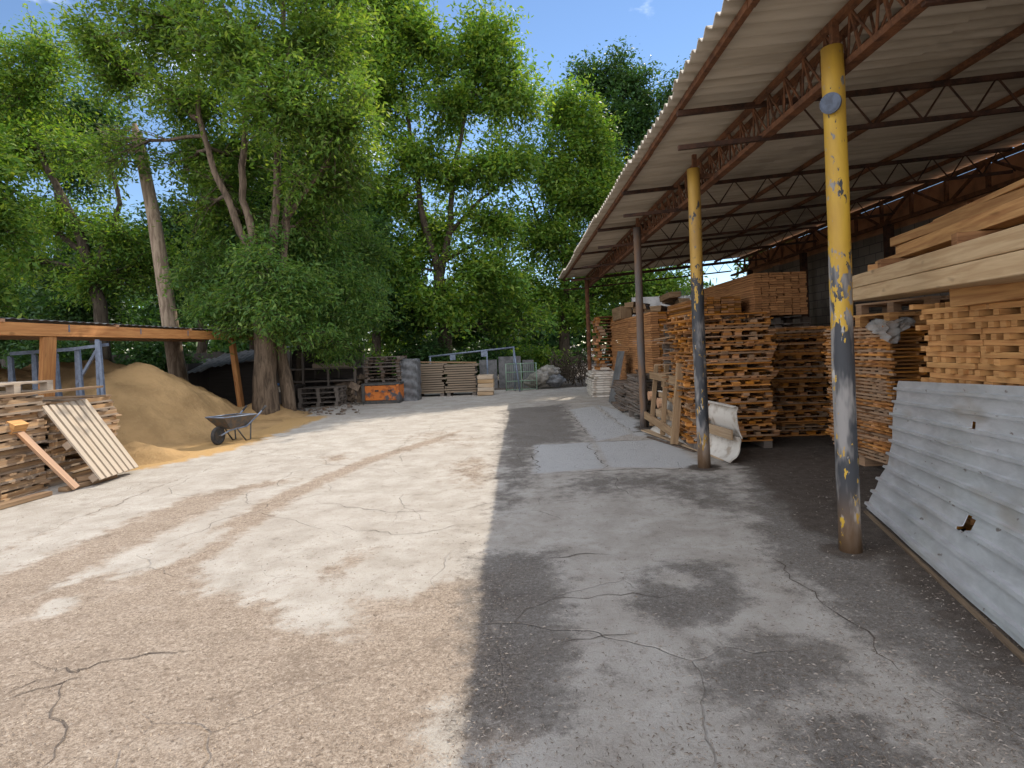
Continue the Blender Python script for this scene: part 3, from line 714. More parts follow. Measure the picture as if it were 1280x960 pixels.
def pallet(name, label, loc, rz, mat, L=1.2, W=0.8, group=None, ns=5, tilt=None, rows=3, cat='pallet', sw=0.12, H=0.1, bottom=True):
    """a pallet with its deck boards, blocks and runners as parts; slats along local x"""
    t = thing(name, label, cat, loc, 0, group); t.rotation_euler = tilt if tilt else (0, 0, rz)
    def part(nm, c, size, r=0.0):
        mb = MB(); mb.box(c, size, r); o = mb.build(nm, mat); o.parent = t; return o
    for i in range(rows):
        x = -L/2 + 0.05 + (L - 0.1) * i / (rows - 1)
        if bottom: part('runner', (x, 0, 0.011), (0.1, W, 0.021))
        for j in range(3):
            part('block', (x, -W/2 + 0.05 + (W - 0.1) * j / 2, 0.022 + (H - 0.022) / 2), (0.1, 0.1, H - 0.024))
        part('stringer', (x, 0, H + 0.011), (0.1, W, 0.021))
    for i in range(ns):
        y = -W/2 + sw/2 + (W - sw) * i / (ns - 1)
        part('deck_board', (R.uniform(-.006, .006), y, H + 0.033), (L, sw, 0.021), R.uniform(-.006, .006))
    return t
pallet('pallet', 'orange pallet lying on top of the slatted panel stack under the big beam', (4.5, 6.95, zC), PI / 2, M['batten'])
pallet('pallet', 'second loose pallet pushed half off the slatted panel stack', (4.75, 6.75, zC + 0.15), PI / 2 + 0.08, M['pallet_orange'])
# plastic wrap on the top corner of the panel stack
pw = MB(); c0 = Vector((4.02, 6.36, 1.60))
def wrap(u, v):                                                     # a torn flap folded round the corner
    rr = 0.012 * math.sin(19 * u + 5 * v) + 0.016 * math.sin(31 * v * u + 3) + 0.010 * math.sin(43 * u)
    if u < 0.5: x, y_ = 4.03 - 0.035, 6.52 - 0.30 * (u / 0.5)
    else: x, y_ = 4.03 - 0.035 + 0.26 * (u - 0.5) / 0.5, 6.22
    hang = 0.07 + 0.15 * math.sin(PI * min(1, u * 1.05)) ** 1.5 + 0.03 * math.sin(14 * u)
    return (x + rr - 0.05 * v * (u < 0.55), y_ - rr - 0.07 * v * (u > 0.4), 1.745 - v * hang + 0.02 * math.sin(9 * u))
pw.grid(wrap, 40, 14); tag(pw.build('plastic_wrap', M['wrap']), 'torn cloudy plastic wrap on the top corner of the panel stack', 'plastic wrap')
# cross-stacked battens, nearest stack on the right
bm_long = MB(); bm_long.box((0, 0, 0), (0.046, 0.56, 0.042)); ml = [bm_long.mesh('batten', M['batten'])]
for l_ in (0.5, 0.62):
    q = MB(); q.box((0, 0, 0), (0.046, l_, 0.042)); ml.append(q.mesh('batten', M['batten']))
ms = []
for l_ in (0.9, 0.96, 0.92):
    q = MB(); q.box((0, 0, 0), (l_, 0.05, 0.042)); ms.append(q.mesh('batten', M['batten']))
NL = 41; hl = 0.0445; rest = MB(); cnt = 0; ang = 0.03
for li in range(NL):
    z = 0.03 + li * hl; top = NL - 1 - li; vis = z > 1.0
    if li % 2:
        for row, x_ in enumerate((3.48, 3.86, 4.30)):
            y = 4.86 + R.uniform(-.05, .05)
            while y > 2.9:
                l_ = R.choice((0.5, 0.56, 0.62)); me_ = ml[(0.56, 0.5, 0.62).index(l_)]
                c = (x_ + R.uniform(-.015, .015), y - l_/2, z)
                if vis and row == 0 and y > 3.5:
                    o = link_copy(me_, 'batten', c, (0, 0, R.uniform(-.025, .025))); cnt += 1
                    tag(o, f'lengthwise batten, {ordinal(top)} layer from the top of the pile behind the metal sheet', 'batten', 'battens cross stacked behind the metal sheet')
                else: rest.box(c, (0.046, l_, 0.042), R.uniform(-.02, .02))
                y -= l_ + R.uniform(.008, .03)
    else:
        y = 4.90
        while y > 2.9:
            me_ = R.choice(ms); c = (3.92 + R.uniform(-.05, .03) - (0.10 if R.random() < .05 else 0), y, z)
            if vis and y > 3.6:
                o = link_copy(me_, 'batten', c, (0, 0, R.uniform(-.03, .03))); cnt += 1
                tag(o, f'crosswise batten end, {ordinal(top)} layer from the top of the pile behind the metal sheet', 'batten', 'battens cross stacked behind the metal sheet')
            else: rest.box(c, (0.92, 0.05, 0.042))
            y -= R.choice((0.065, 0.085, 0.115, 0.15))
tag(rest.build('batten_layers', M['batten']), 'hidden lower and inner battens of the cross stacked pile behind the sheet', 'battens', kind='stuff')
zS8 = 0.03 + NL * hl
# squared timber on top
def plank(name, label, p0, p1, w_, h_, mat, cat='plank', group=None, up=(0, 0, 1)):
    mb = MB(); p0, p1 = Vector(p0), Vector(p1); mid = (p0 + p1) / 2
    mb.bar(p0, p1, w_, h_, up); o = mb.build(name, mat, origin=mid, bevel=min(w_, h_) * 0.06)
    return tag(o, label, cat, group)
pA, pB = P(1066, 362, 6.45), P(1330, 303, 2.85)
beam_d = (pB - pA).normalized(); pB = pB + beam_d * 1.6; side = Vector((beam_d.y, -beam_d.x, 0)).normalized()
if side.x > 0: side = -side                                            # side points to the open road
tops = ['upper', 'lower']
for j, dz in ((1, 0.068), (0, -0.068)):
    for s_, ds in (('front', 0.0), ('middle', 0.15), ('rear', 0.30)):
        plank('timber_beam', f'{tops[1 - j]} {s_} squared pale beam of the long bundle beside the nearest post', pA - side * ds + Vector((0, 0, dz)) + beam_d * R.uniform(-.05, .05), pB - side * ds + Vector((0, 0, dz)), 0.145, 0.132, M['beam'], 'beam')
# bearers and a timber block under the beam
plank('timber_block', 'short thick timber block under the beam on the batten stack', P(1196, 372, 4.45), P(1330, 352, 3.6), 0.12, 0.15, M['batten'], 'timber block')
plank('plank', 'thin plank wedged between the big beam and the timber block', P(1178, 357, 4.6), P(1330, 334, 3.8), 0.10, 0.05, M['batten'])
for j, (a, b_) in enumerate(((1216, 384), (1250, 378))):
    c = P(a + 8, b_, 4.3); plank('batten', ['loose batten offcut under the timber block, farther one', 'loose batten offcut under the timber block, nearer one'][j], c - Vector((0.0, .1, 0)), c + Vector((0.3, .1, 0)), 0.05, 0.045, M['batten'], 'batten')
# higher stack behind the battens, carrying loose planks
mD = metas(3, 'pallet', 1.2, 1.0, M['pallet_orange'], 7, 0.10, 0.02, seed0=80, rows=3, bw=0.1, bh=0.08, blocks=3, bottom=True)
zD1 = stack('pallet', mD, 5.25, 5.55, 0.0, 20, 'brown pallet', 'of the stack below the loose planks', 'pallet', 'pallets behind the batten stack', rz=PI/2)
zD = stack('pallet', mD, 5.25, 4.25, 0.0, 20, 'brown pallet', 'of the nearer stack below the loose planks', 'pallet', 'pallets behind the batten stack', rz=PI/2)
zD = max(zD, zD1)
def hi(px, py, Y): return P(px, py, Y)
side_b = -side
for j, t in enumerate((1.0, 2.6)):                                  # bearers across the beam bundle
    c = pA + beam_d * t + side_b * 0.2 + Vector((0, 0, 0.136 + 0.045)); plank('bearer', ['farther bearer across the big beam bundle under the loose planks', 'nearer bearer across the big beam bundle under the loose planks'][j], c - side_b * 0.22, c + side_b * 0.42, 0.09, 0.088, M['pallet_orange'], 'bearer')
q0 = pA + Vector((0, 0, 0.136 + 0.09))
def up_(t, s_, z): return q0 + beam_d * t + side_b * s_ + Vector((0, 0, z))
plank('plank', 'lowest loose plank jutting out above the big beam', up_(0.25, 0.24, 0.025), up_(4.6, 0.16, 0.03), 0.16, 0.045, M['batten'])
plank('plank', 'thick plank above the jutting plank near the shed roof', up_(0.75, 0.30, 0.095), up_(4.6, 0.26, 0.10), 0.20, 0.085, M['batten'])
plank('plank', 'rear thick plank of the loose pile near the shed roof', up_(0.95, 0.52, 0.095), up_(4.6, 0.50, 0.10), 0.18, 0.085, M['pallet_orange'])
plank('plank', 'skewed plank lying on top of the loose pile near the shed roof', up_(0.72, 0.24, 0.185), up_(4.6, 0.50, 0.21), 0.16, 0.085, M['batten'])
plank('plank', 'topmost thin plank of the loose pile near the shed roof', up_(1.4, 0.40, 0.255), up_(4.6, 0.36, 0.275), 0.22, 0.04, M['batten'])
plank('batten', 'short batten end beside the farther bearer on the big beam', up_(0.55, 0.02, -0.045), up_(0.8, 0.30, -0.045), 0.07, 0.07, M['batten'], 'batten')
# dense stacks of sawn boards: individuals, then the rest as one
stuffb = MB(); nb = [0]
bm_cache = {}
def board(c, size, rz, label, group, solo):
    if solo:
        key = (round(size[0], 3), round(size[1], 3), round(size[2], 3))
        if key not in bm_cache:
            bm_cache[key] = []
            for _ in range(3):
                q = MB(); q.box((0, 0, 0), size); bm_cache[key].append(q.mesh('board', M['board']))
        o = link_copy(R.choice(bm_cache[key]), 'board', c, (0, 0, rz)); tag(o, label, 'board', group); nb[0] += 1
    else: stuffb.box(c, size, rz)
def board_stack(x0, x1, y0, y1, z0, z1, t, ncol, nlen, where, group, solo_side=True, solo_ends=False, jit=0.02, solo_layers=99):
    n = int((z1 - z0) / t); wcol = (x1 - x0) / ncol; ln = (y1 - y0) / nlen
    for i in range(n):
        z = z0 + (i + 0.5) * t; od = ordinal(n - 1 - i)
        for c_ in range(ncol):
            for l_ in range(nlen):
                outer = (c_ == 0); front = (l_ == 0)
                if not outer and not front and i < n - 1: continue
                solo = (solo_side and outer) or (solo_ends and front) 
                if n - 1 - i >= solo_layers: solo = False
                pos = (x0 + (c_ + .5) * wcol + R.uniform(-jit, jit) * 0.6, y0 + (l_ + .5) * ln + R.uniform(-jit, jit), z)
                wh = 'side' if outer else 'end'
                board(pos, (wcol * 0.95, ln * 0.985, t * 0.86), R.uniform(-.004, .004), f'sawn board {wh}, {od} layer from the top {where}', group, solo)
board_stack(2.88, 3.95, 12.45, 17.8, 0.42, 2.24, 0.052, 6, 2, 'of the long stack behind the brown post', 'boards in the dense stack behind the third post')
for y_ in (12.8, 14.6, 16.6):
    for x_ in (3.1, 3.7):
        bl = MB(); bl.box((x_, y_, 0.21), (0.3, 0.3, 0.418)); tag(bl.build('bearer', M['pallet_grey']), 'square timber bearer under the long dense board stack', 'bearer', 'bearers under the board stack')
board_stack(4.18, 5.10, 10.1, 13.6, 1.98, 2.74, 0.042, 7, 1, 'of the highest board bundle under the roof', 'boards in the highest bundle', solo_ends=True)
board_stack(3.28, 4.02, 10.3, 12.6, 1.98, 2.36, 0.042, 6, 1, 'of the low board bundle behind the tall pallet stack', 'boards in the low bundle', solo_side=False)
tag(stuffb.build('board_layers', M['board']), 'remaining boards closing the ends of the dense board stacks', 'boards', kind='stuff')
# pallets carrying those bundles
mE = metas(3, 'pallet', 1.2, 1.2, M['pallet_grey'], 7, 0.10, 0.02, seed0=95, rows=3, bw=0.1, bh=0.09, blocks=3, bottom=True)
for (x_, y_, nm) in ((4.68, 11.0, 'nearer stack under the highest bundle'), (4.68, 12.75, 'farther stack under the highest bundle'), (3.6, 11.3, 'stack under the low bundle')):
    stack('pallet', [(m_, 0.13 * 1.0) for m_, h_ in mE], x_, y_, 0.0, 15, 'dark pallet', 'of the ' + nm, 'pallet', 'dark pallets under the board bundles')
# bundle of rough timber on the long dense stack
for j in range(9):
    y0 = 12.7 + (j % 3) * 1.5; z_ = 2.32 + 0.15 * (j // 3); x_ = 3.05 + 0.22 * (j % 4)
    mb = MB(); mb.bar((x_, y0, z_), (x_ + R.uniform(.2, .7), y0 + R.uniform(1.0, 1.7), z_ + R.uniform(-.02, .05)), 0.24, 0.15, jit=0.02)
    tag(mb.build('timber_offcut', M['tan'], bevel=0.01), 'rough thick timber offcut heaped on the long dense board stack', 'offcut', 'offcuts heaped on the dense stack')
c0 = P(783, 396, 14.5)
mb = MB(); mb.box((2.98, 16.4, 2.42), (0.34, 1.1, 0.36), 0.05, jit=0.02); tag(mb.build('timber_block', M['tan'], bevel=0.03), 'big rounded block of timber at the far end on the dense stack', 'timber block')
# far brown stack on a pile of pale slabs
mF = metas(4, 'pallet', 1.0, 1.1, M['pallet_orange'], 6, 0.13, 0.022, seed0=110, rows=3, bw=0.12, bh=0.075, blocks=3, bottom=False, missing=0.2)
stack('pallet', mF, 2.98, 18.3, 0.78, 17, 'ragged brown pallet', 'of the stack on pale slabs', 'pallet', 'pallets in the far stack', turn=0.4, jx=0.06, jr=0.09)
msl = MB(); msl.box((0, 0, 0), (1.15, 1.35, 0.056)); mslm = msl.mesh('pale_slab', M['white_panel'])
for i in range(11):
    o = link_copy(mslm, 'pale_slab', (2.72 + R.uniform(-.05, .05), 17.7 + R.uniform(-.05, .05), 0.04 + i * 0.068), (0, 0, R.uniform(-.04, .04)))
    od = ordinal(10 - i); tag(o, f'off white slab, {od} from the top of the pile below the far stack', 'slab', 'pale slabs under the far stack')
# low stack of dark sticks in front of the dense stack
mG = metas(4, 'stick_frame', 1.5, 0.85, M['pallet_grey'], 9, 0.06, 0.02, seed0=130, rows=4, bw=0.07, bh=0.034, missing=0.15)
zG = stack('stick_frame', mG, 2.72, 11.75, 0.16, 14, 'grey brown stick frame', 'of the low stack on legs', 'frame', 'stick frames in the low stack', rz=PI/2, jx=0.05, jr=0.06)
for x_, y_ in ((2.38, 11.1), (2.38, 12.4), (3.0, 11.1), (3.0, 12.4)):
    bl = MB(); bl.box((x_, y_, 0.078), (0.1, 0.1, 0.156)); tag(bl.build('bearer', M['pallet_grey']), 'short leg block under the low stack of stick frames', 'bearer', 'leg blocks under the low stack')
stack('stick_frame', mG, 2.78, 13.75, 0.02, 12, 'pale stick frame', 'of the stack beside the pale slabs', 'frame', 'stick frames beside the slabs', rz=PI/2, jx=0.06, jr=0.07)
plank('plank', 'long grey plank laid over the low stack of stick frames', (2.35, 10.9, zG + 0.02), (2.75, 13.4, zG + 0.03), 0.12, 0.025, M['pallet_grey'])
q = MB(); a, b_ = P(742, 498, 14.6), P(760, 444, 15.6)
q.grid(lambda u, v: Vector((2.36, 14.5, 0.03)).lerp(Vector((2.36, 15.4, 0.03)), u) + Vector((0.30, 0, 1.35)) * v, 4, 6)
tag(q.build('grey_panel', M['grey_sheet'], thick=0.02), 'grey flat panel leaning against the dense board stack', 'panel')
# ------------------------------------------------------------------ leaning things under the shed edge
# big galvanised trapezoidal sheet
S0, S1 = Vector((3.10, 5.20, 0.02)), Vector((2.28, 2.30, 0.02))
T0, T1 = Vector((3.36, 5.12, 1.17)), Vector((2.80, 2.35, 1.30))
nU, nV, RIBS = 60, 260, 10.0
def sheet_pt(u, v):
    a, b_ = S0.lerp(S1, u), T0.lerp(T1, u)
    # profile: steep upper part, flared foot
    fl = v + 0.10 * math.sin(PI * v) ; zz = a.z + (b_.z - a.z) * v
    q = a.lerp(b_, min(1, fl + 0.14 * math.sin(PI * v))); q.z = zz
    n = Vector((-0.93, 0.26, 0.27)).normalized()
    ph = (v * RIBS + 0.15) % 1.0
    rib = max(0.0, min(1.0, (0.13 - abs(ph - 0.5)) / 0.045)) * 0.030
    dent = 0.010 * math.sin(4 * u + 2 * v) * math.sin(3 * v + 2 * u) + 0.003 * math.sin(23 * u + 11 * v) + 0.05 * math.exp(-((u - 0.30) / 0.10) ** 2 - ((v - 0.18) / 0.08) ** 2) * -0.5
    ragged = Vector((0, 0.022 * math.sin(v * 9 + 1) + 0.012 * math.sin(v * 31) * math.sin(v * 5), 0)) * (1 - min(1, u * 14))
    return q + n * (rib + dent) + ragged
hc = (0.515, 0.27)
def hole(i, j):
    u, v = (i + .5) / nU, (j + .5) / nV
    return ((u - hc[0]) / 0.014) ** 2 + ((v - hc[1]) / 0.040) ** 2 < 1 + 0.5 * math.sin(9 * u * 40) or ((u - 0.43) / 0.009) ** 2 + ((v - 0.765) / 0.028) ** 2 < 1
sh = MB(); sh.grid(sheet_pt, nU, nV, True, hole, (3.0, 1.25))
sho = sh.build('metal_sheet', M['sheet'], thick=0.003); sho.modifiers['split'].split_angle = math.radians(16)
tag(sho, 'big ribbed galvanised sheet with a torn hole leaning behind the nearest post', 'metal sheet')
plank('timber_rail', 'thin wooden rail under the foot of the galvanised sheet', (3.045, 5.15, 0.010), (2.235, 2.28, 0.010), 0.028, 0.018, M['rail_wood'], 'rail')
# loose slats fanned out at the corner of the tall pallet stack
for j in range(12):
    z_ = 0.95 + 0.085 * j + R.uniform(-.02, .02); y_ = 9.30 + R.uniform(-.15, .15)
    plank('loose_slat', f'loose slat at the corner of the tall stack, {ordinal(11 - j)} from the top' if j < 11 else 'topmost loose slat at the corner of the tall stack', (2.95, y_, z_), (2.28 + R.uniform(-.08, .1), y_ + R.uniform(-.1, .35), z_ + R.uniform(-.10, .04)), 0.08, 0.02, R.choice((M['pallet_orange'], M['pallet_old'])), 'slat', 'loose slats at the stack corner')
# leaning wooden crate side between the second and third post
fr = thing('wooden_frame', 'nailed wooden frame of three uprights leaning between two posts', 'frame', (2.45, 9.5, 0))
def bl_(a, b_): return Vector((2.30 + 0.16 * b_, 10.45 - a, b_))          # a along the road, b height
for nm, (a0, b0_), (a1, b1_), w_, h_ in (('upright', (0.20, 0.10), (0.0, 1.17), 0.075, 0.05), ('upright', (1.0, 0.06), (0.72, 1.2), 0.08, 0.05), ('upright', (1.72, 0.03), (1.52, 1.24), 0.11, 0.07),
        ('rail', (-0.22, 0.98), (1.55, 0.98), 0.09, 0.13), ('rail', (-0.25, 0.24), (1.62, 0.20), 0.09, 0.13), ('slat', (0.2, 0.66), (1.6, 0.64), 0.02, 0.10), ('slat', (0.3, 0.44), (1.6, 0.40), 0.02, 0.10), ('slat', (0.3, 0.84), (1.6, 0.82), 0.02, 0.10)):
    mb = MB(); off = Vector((-0.03, 0, 0)) if nm == 'rail' else (Vector((0.06, 0, 0)) if nm == 'slat' else Vector((0.0, 0, 0)))
    mb.bar(bl_(a0, b0_) + off, bl_(a1, b1_) + off, h_, w_, up=(-1, 0, 0.15)) if nm == 'upright' else mb.bar(bl_(a0, b0_) + off, bl_(a1, b1_) + off, w_ * 0.5, h_)
    mb.build(nm, M['tan'], fr, bevel=0.005)
for a_, b_ in ((0.03, 0.62), (0.74, 0.56)):
    mb = MB(); c = bl_(a_, b_) + Vector((-0.05, 0, 0)); mb.tube([c - Vector((0.03, 0, 0)), c + Vector((0.03, 0, 0))], 0.085, 12, smooth=False); mb.build('disc', M['shelter'], fr)
# curved white panels lying behind the frame
def cpanel(name, label, y0, y1, x0, x1, prof, mat, thick=0.015):
    mb = MB()
    def fn(u, v):
        i = min(int(v * (len(prof) - 1)), len(prof) - 2); t = v * (len(prof) - 1) - i
        dx = prof[i][0] + (prof[i+1][0] - prof[i][0]) * t; dz = prof[i][1] + (prof[i+1][1] - prof[i][1]) * t
        wv = 0.006 * math.sin(6 * u + 4 * v)
        return (x0 + (x1 - x0) * u + dx + wv, y0 + (y1 - y0) * u + 0.015 * math.sin(13 * v), dz + 0.005 * math.sin(9 * u))
    mb.grid(fn, 26, 24, True, None, (3, 0.7)); return tag(mb.build(name, mat, thick=thick), label, 'panel')
cpanel('curled_sheet', 'upper white curled panel sticking out behind the faded yellow post', 7.45, 10.2, 2.75, 2.46, [(0.10, 0.30), (0.06, 0.40), (0.03, 0.52), (0.03, 0.62), (0.06, 0.70), (0.02, 0.72), (-0.02, 0.715)], M['white_panel'])
cpanel('curled_sheet', 'lower stained white panel lying at the foot of the faded yellow post', 7.35, 10.3, 2.70, 2.36, [(-0.06, 0.015), (0.02, 0.08), (0.07, 0.18), (0.09, 0.28), (0.08, 0.33)], M['white_panel'])
plank('plank', 'pointed weathered plank between the two white panels', (2.70, 7.40, 0.36), (2.40, 10.2, 0.34), 0.03, 0.13, M['pale'])
plank('plank', 'thin cracked board lying on the ground before the white panels', (2.22, 10.35, 0.015), (2.70, 7.55, 0.012), 0.16, 0.02, M['pale'])
plank('plank', 'narrow grey strip on the ground beside the cracked board', (2.10, 9.6, 0.012), (2.45, 8.2, 0.012), 0.05, 0.018, M['pallet_grey'])
#@@LEFT
# ------------------------------------------------------------------ left side: pallets, shelter, sand
mH = metas(6, 'pallet', 1.2, 1.15, M['pallet_old'], 6, 0.12, 0.024, seed0=160, rows=3, bw=0.10, bh=0.052, blocks=0, bottom=True, missing=0.15)
XL = -6.72
zL = []
for j, (y_, n, nm) in enumerate(((5.55, 12, 'nearest left stack'), (6.82, 12, 'middle left stack behind the leaning plank'), (8.08, 11, 'left stack behind the leaning slatted pallet'))):
    zL.append(stack('pallet', mH, XL + 0.02 * j, y_, 0.0, n, 'weathered pallet', 'of the ' + nm, 'pallet', 'weathered pallets stacked on the left', rz=PI/2, turn=0.25, jx=0.05, jr=0.05))
pallet('pallet', 'clean pale pallet lying on top of the middle left stack', (-6.75, 7.2, zL[1] + 0.03), 0.0, M['pale'], tilt=(0, 0, PI/2 + 0.06), L=1.2, W=0.9)
for j, (a, b_) in enumerate((((-6.30, 6.0, zL[1] + 0.015), (-6.05, 8.3, zL[2] + 0.14)), ((-6.5, 6.5, zL[1] + 0.02), (-6.3, 8.45, zL[2] + 0.12)))):
    plank('plank', ['loose rough plank along the front edge on the left pallet stacks', 'loose rough plank behind another on the left pallet stacks'][j], a, b_, 0.12, 0.03, M['pallet_old'])
# slatted pallet leaning on the stack, facing the road
bA, bB, tA, tB = Vector((-5.54, 7.42, 0.02)), Vector((-5.58, 8.25, 0.02)), Vector((-6.22, 7.36, 1.0)), Vector((-6.25, 8.20, 1.02))
lp = thing('pallet', 'pale slatted pallet leaning face out against the left stack', 'pallet', tuple((bA + bB) / 2))
nrm = ((bB - bA).cross(tA - bA)).normalized()
if nrm.x < 0: nrm = -nrm
for i in range(7):
    t = (i + 0.5) / 7; mb = MB(); mb.bar(bA.lerp(bB, t) + nrm * 0.10, tA.lerp(tB, t) + nrm * 0.10, 0.082, 0.022, up=nrm); mb.build('deck_board', M['pale'], lp)
for t in (0.06, 0.5, 0.94):
    mb = MB(); a, b_ = bA.lerp(tA, t), bB.lerp(tB, t); mb.bar(a + nrm * 0.048, b_ + nrm * 0.048, 0.09, 0.078, up=nrm); mb.build('stringer', M['pallet_old'], lp)
# single leaning plank with a block at its head
kp = thing('leaning_plank', 'single orange plank with a block at its head leaning on the left stack', 'plank', (-5.75, 7.15, 0))
a, b_ = Vector((-5.60, 7.22, 0.03)), Vector((-6.14, 7.02, 0.80))
mb = MB(); mb.bar(a, b_, 0.09, 0.035, up=(1, 0, 0.6)); mb.build('plank', M['shelter'], kp)
mb = MB(); mb.box(b_ + Vector((0.0, -0.02, 0.05)), (0.12, 0.20, 0.12), Matrix.Rotation(0.5, 3, 'Y')); mb.build('block', M['batten'], kp)
for j, (a, b_) in enumerate((((-5.72, 7.15, 0.03), (-5.62, 7.9, 0.03)), ((-5.9, 6.0, 0.03), (-5.78, 7.0, 0.03)), ((-5.78, 7.45, 0.09), (-5.65, 7.6, 0.09)))):
    plank('plank', ['loose board on the ground under the leaning pallet', 'loose board on the ground along the left stack', 'short offcut on the ground below the leaning pallet'][j], a, b_, 0.13, 0.05, M['pallet_old'])
# wooden lean-to over the sand
shl = thing('sand_shelter', 'orange timber shelter with a thin roof over the sand heap', 'shelter', (-7.8, 12.0, 0))
XB = -7.82
mb = MB(); mb.bar((XB, 5.6, 2.155), (XB, 17.2, 2.175), 0.07, 0.21); mb.build('front_beam', M['shelter'], shl, bevel=0.006)
mb = MB(); mb.bar((XB - 1.3, 5.6, 2.13), (XB - 1.3, 16.7, 2.15), 0.07, 0.16); mb.build('inner_beam', M['shelter'], shl)
for i in range(5):
    y_ = 6.2 + i * 2.5; mb = MB(); mb.bar((XB - 4.6, y_, 2.42), (XB + 0.06, y_, 2.285), 0.06, 0.05); mb.build('rafter', M['shelter'], shl)
mb = MB(); mb.grid(lambda u, v: (XB + 0.05 - 4.8 * u, 5.4 + 12.0 * v, 2.318 + 0.14 * u + 0.009 * math.cos(2 * PI * (5.4 + 11.7 * v) / 0.2)), 4, 470)
mb.build('roof_sheet', M['grey_sheet'], shl, thick=0.006)
mb = MB(); mb.bar((-8.08, 9.75, 0), (-7.84, 9.62, 2.06), 0.28, 0.07, up=(1, 0, 0.1)); mb.build('post', M['shelter'], shl, bevel=0.006)
f1 = G(303, 519); mb = MB(); mb.bar((f1.x, f1.y, 0), (f1.x - 0.24, f1.y + 0.05, 2.07), 0.17, 0.12, up=(1, 0, 0)); mb.build('post', M['shelter'], shl, bevel=0.006)
mb = MB(); mb.bar((-12.2, 8.0, 0), (-12.2, 8.0, 2.3), 0.14, 0.14); mb.build('post', M['shelter'], shl)
mb = MB(); mb.bar((-12.2, 15.0, 0), (-12.2, 15.0, 2.3), 0.14, 0.14); mb.build('post', M['shelter'], shl)
for y_ in (7.6, 10.0, 11.9, 13.6):
    mb = MB(); mb.box((XB + 0.038, y_, 2.2), (0.004, 0.03, 0.12)); mb.build('metal_strap', M['galv'], shl)
# sand heap
k = NT('damp_sand'); p = k.pos()
n1 = k.noise(p, 1.6, 6, 0.6); n2 = k.noise(p, 11, 5, 0.65); n3 = k.noise(p, 120, 3)
c = k.mix(k.step(n1, 0.35, 0.65), (0.43, 0.265, 0.115), (0.30, 0.18, 0.075)); c = k.mix(k.math('MULTIPLY', k.step(n2, 0.5, 0.75), 0.5), c, (0.42, 0.27, 0.125))
c = k.mix(k.math('MULTIPLY', n3, 0.25), c, (0.55, 0.40, 0.22)); k.bump(k.math('ADD', n2, k.math('MULTIPLY', n3, 0.4)), 0.8, 0.05)
M['sand'] = k.done(c, 0.95, 0, 0.1)
from mathutils import noise as mn
def sand_z(x, y):
    def cone(cx, cy, h, rx, ry, e=1.0):
        d = math.hypot((x - cx) / rx, (y - cy) / ry); return h * max(0, 1 - d ** e)
    z = max(cone(-9.6, 12.4, 1.80, 3.15, 3.5, 1.35), cone(-10.4, 11.0, 1.72, 3.4, 2.9, 1.35), cone(-8.7, 13.3, 1.42, 2.2, 3.2, 1.25), cone(-8.1, 12.1, 1.56, 2.1, 2.7, 1.5))
    z = min(z, 1.60 + 0.25 * (z - 1.60)) if z > 1.60 else z
    z = max(z, cone(-6.3, 9.35, 0.30, 0.85, 0.75), cone(-7.0, 15.2, 0.42, 1.5, 1.3), cone(-6.55, 12.6, 0.10, 1.1, 2.6), cone(-6.9, 10.6, 0.14, 1.0, 2.2))
    nz_ = mn.noise(Vector((x * 1.3, y * 1.3, 0))) * 0.12 + mn.noise(Vector((x * 3.6, y * 3.6, 3))) * 0.06 + mn.noise(Vector((x * 9, y * 9, 5))) * 0.028
    return z + nz_ * min(1, z / 0.25) - 0.015
mb = MB(); mb.grid(lambda u, v: (-14.2 + 9.4 * u, 7.6 + 10 * v, sand_z(-14.2 + 9.4 * u, 7.6 + 10 * v)), 150, 160)
sand = mb.build('sand_heap', M['sand']); tag(sand, 'large brown sand heap under the timber shelter', 'sand heap')
# steel trestles in front of the sand
def trestle(px, Y, ztop, label, brace=False):
    t = P(px, 440, Y); x = t.x; o = thing('steel_trestle', label, 'trestle', (x, Y, 0), 0, None)
    for nm, a, b_ in (('upright', (x, Y, 0.0), (x, Y, ztop)), ('leg', (x + 0.30, Y - 0.25, 0.0), (x + 0.045, Y - 0.02, ztop - 0.03)), ('leg', (x - 0.10, Y + 0.35, 0.0), (x - 0.035, Y + 0.045, ztop - 0.03))):
        mb = MB(); mb.bar(a, b_, 0.048, 0.048); mb.build(nm, M['galv'], o)
    mb = MB(); mb.bar((x + 0.03, Y - 0.03, 0.78), (x + 0.155, Y - 0.16, 0.78), 0.035, 0.035); mb.build('crossbar', M['galv'], o)
    if brace:
        mb = MB(); mb.bar((x + 0.03, Y - 0.06, ztop - 0.62), (x + 0.40, Y - 0.06, ztop - 0.04), 0.04, 0.04); mb.build('brace', M['galv'], o)
        mb = MB(); mb.bar((x, Y - 0.06, ztop - 0.02), (x + 0.58, Y - 0.06, ztop + 0.03), 0.05, 0.05); mb.build('top_arm', M['galv'], o)
trestle(122, 9.7, 1.98, 'tallest blue grey steel trestle, right of the others in front of the sand')
trestle(96, 9.9, 1.86, 'braced blue grey steel trestle next to the tallest one', True)
trestle(68, 10.1, 1.80, 'blue grey steel trestle half hidden behind the wide orange post')
trestle(42, 10.0, 1.78, 'blue grey steel trestle left of the wide orange post')
trestle(12, 10.1, 1.76, 'leftmost blue grey steel trestle before the pale wall')
mb = MB(); a, b_ = P(8, 439, 10.05), P(94, 434, 10.0); mb.bar((a.x, 10.14, 1.80), (b_.x, 10.0, 1.84), 0.05, 0.06); tag(mb.build('steel_rail', M['galv']), 'blue grey steel rail lying across the row of trestles', 'rail')
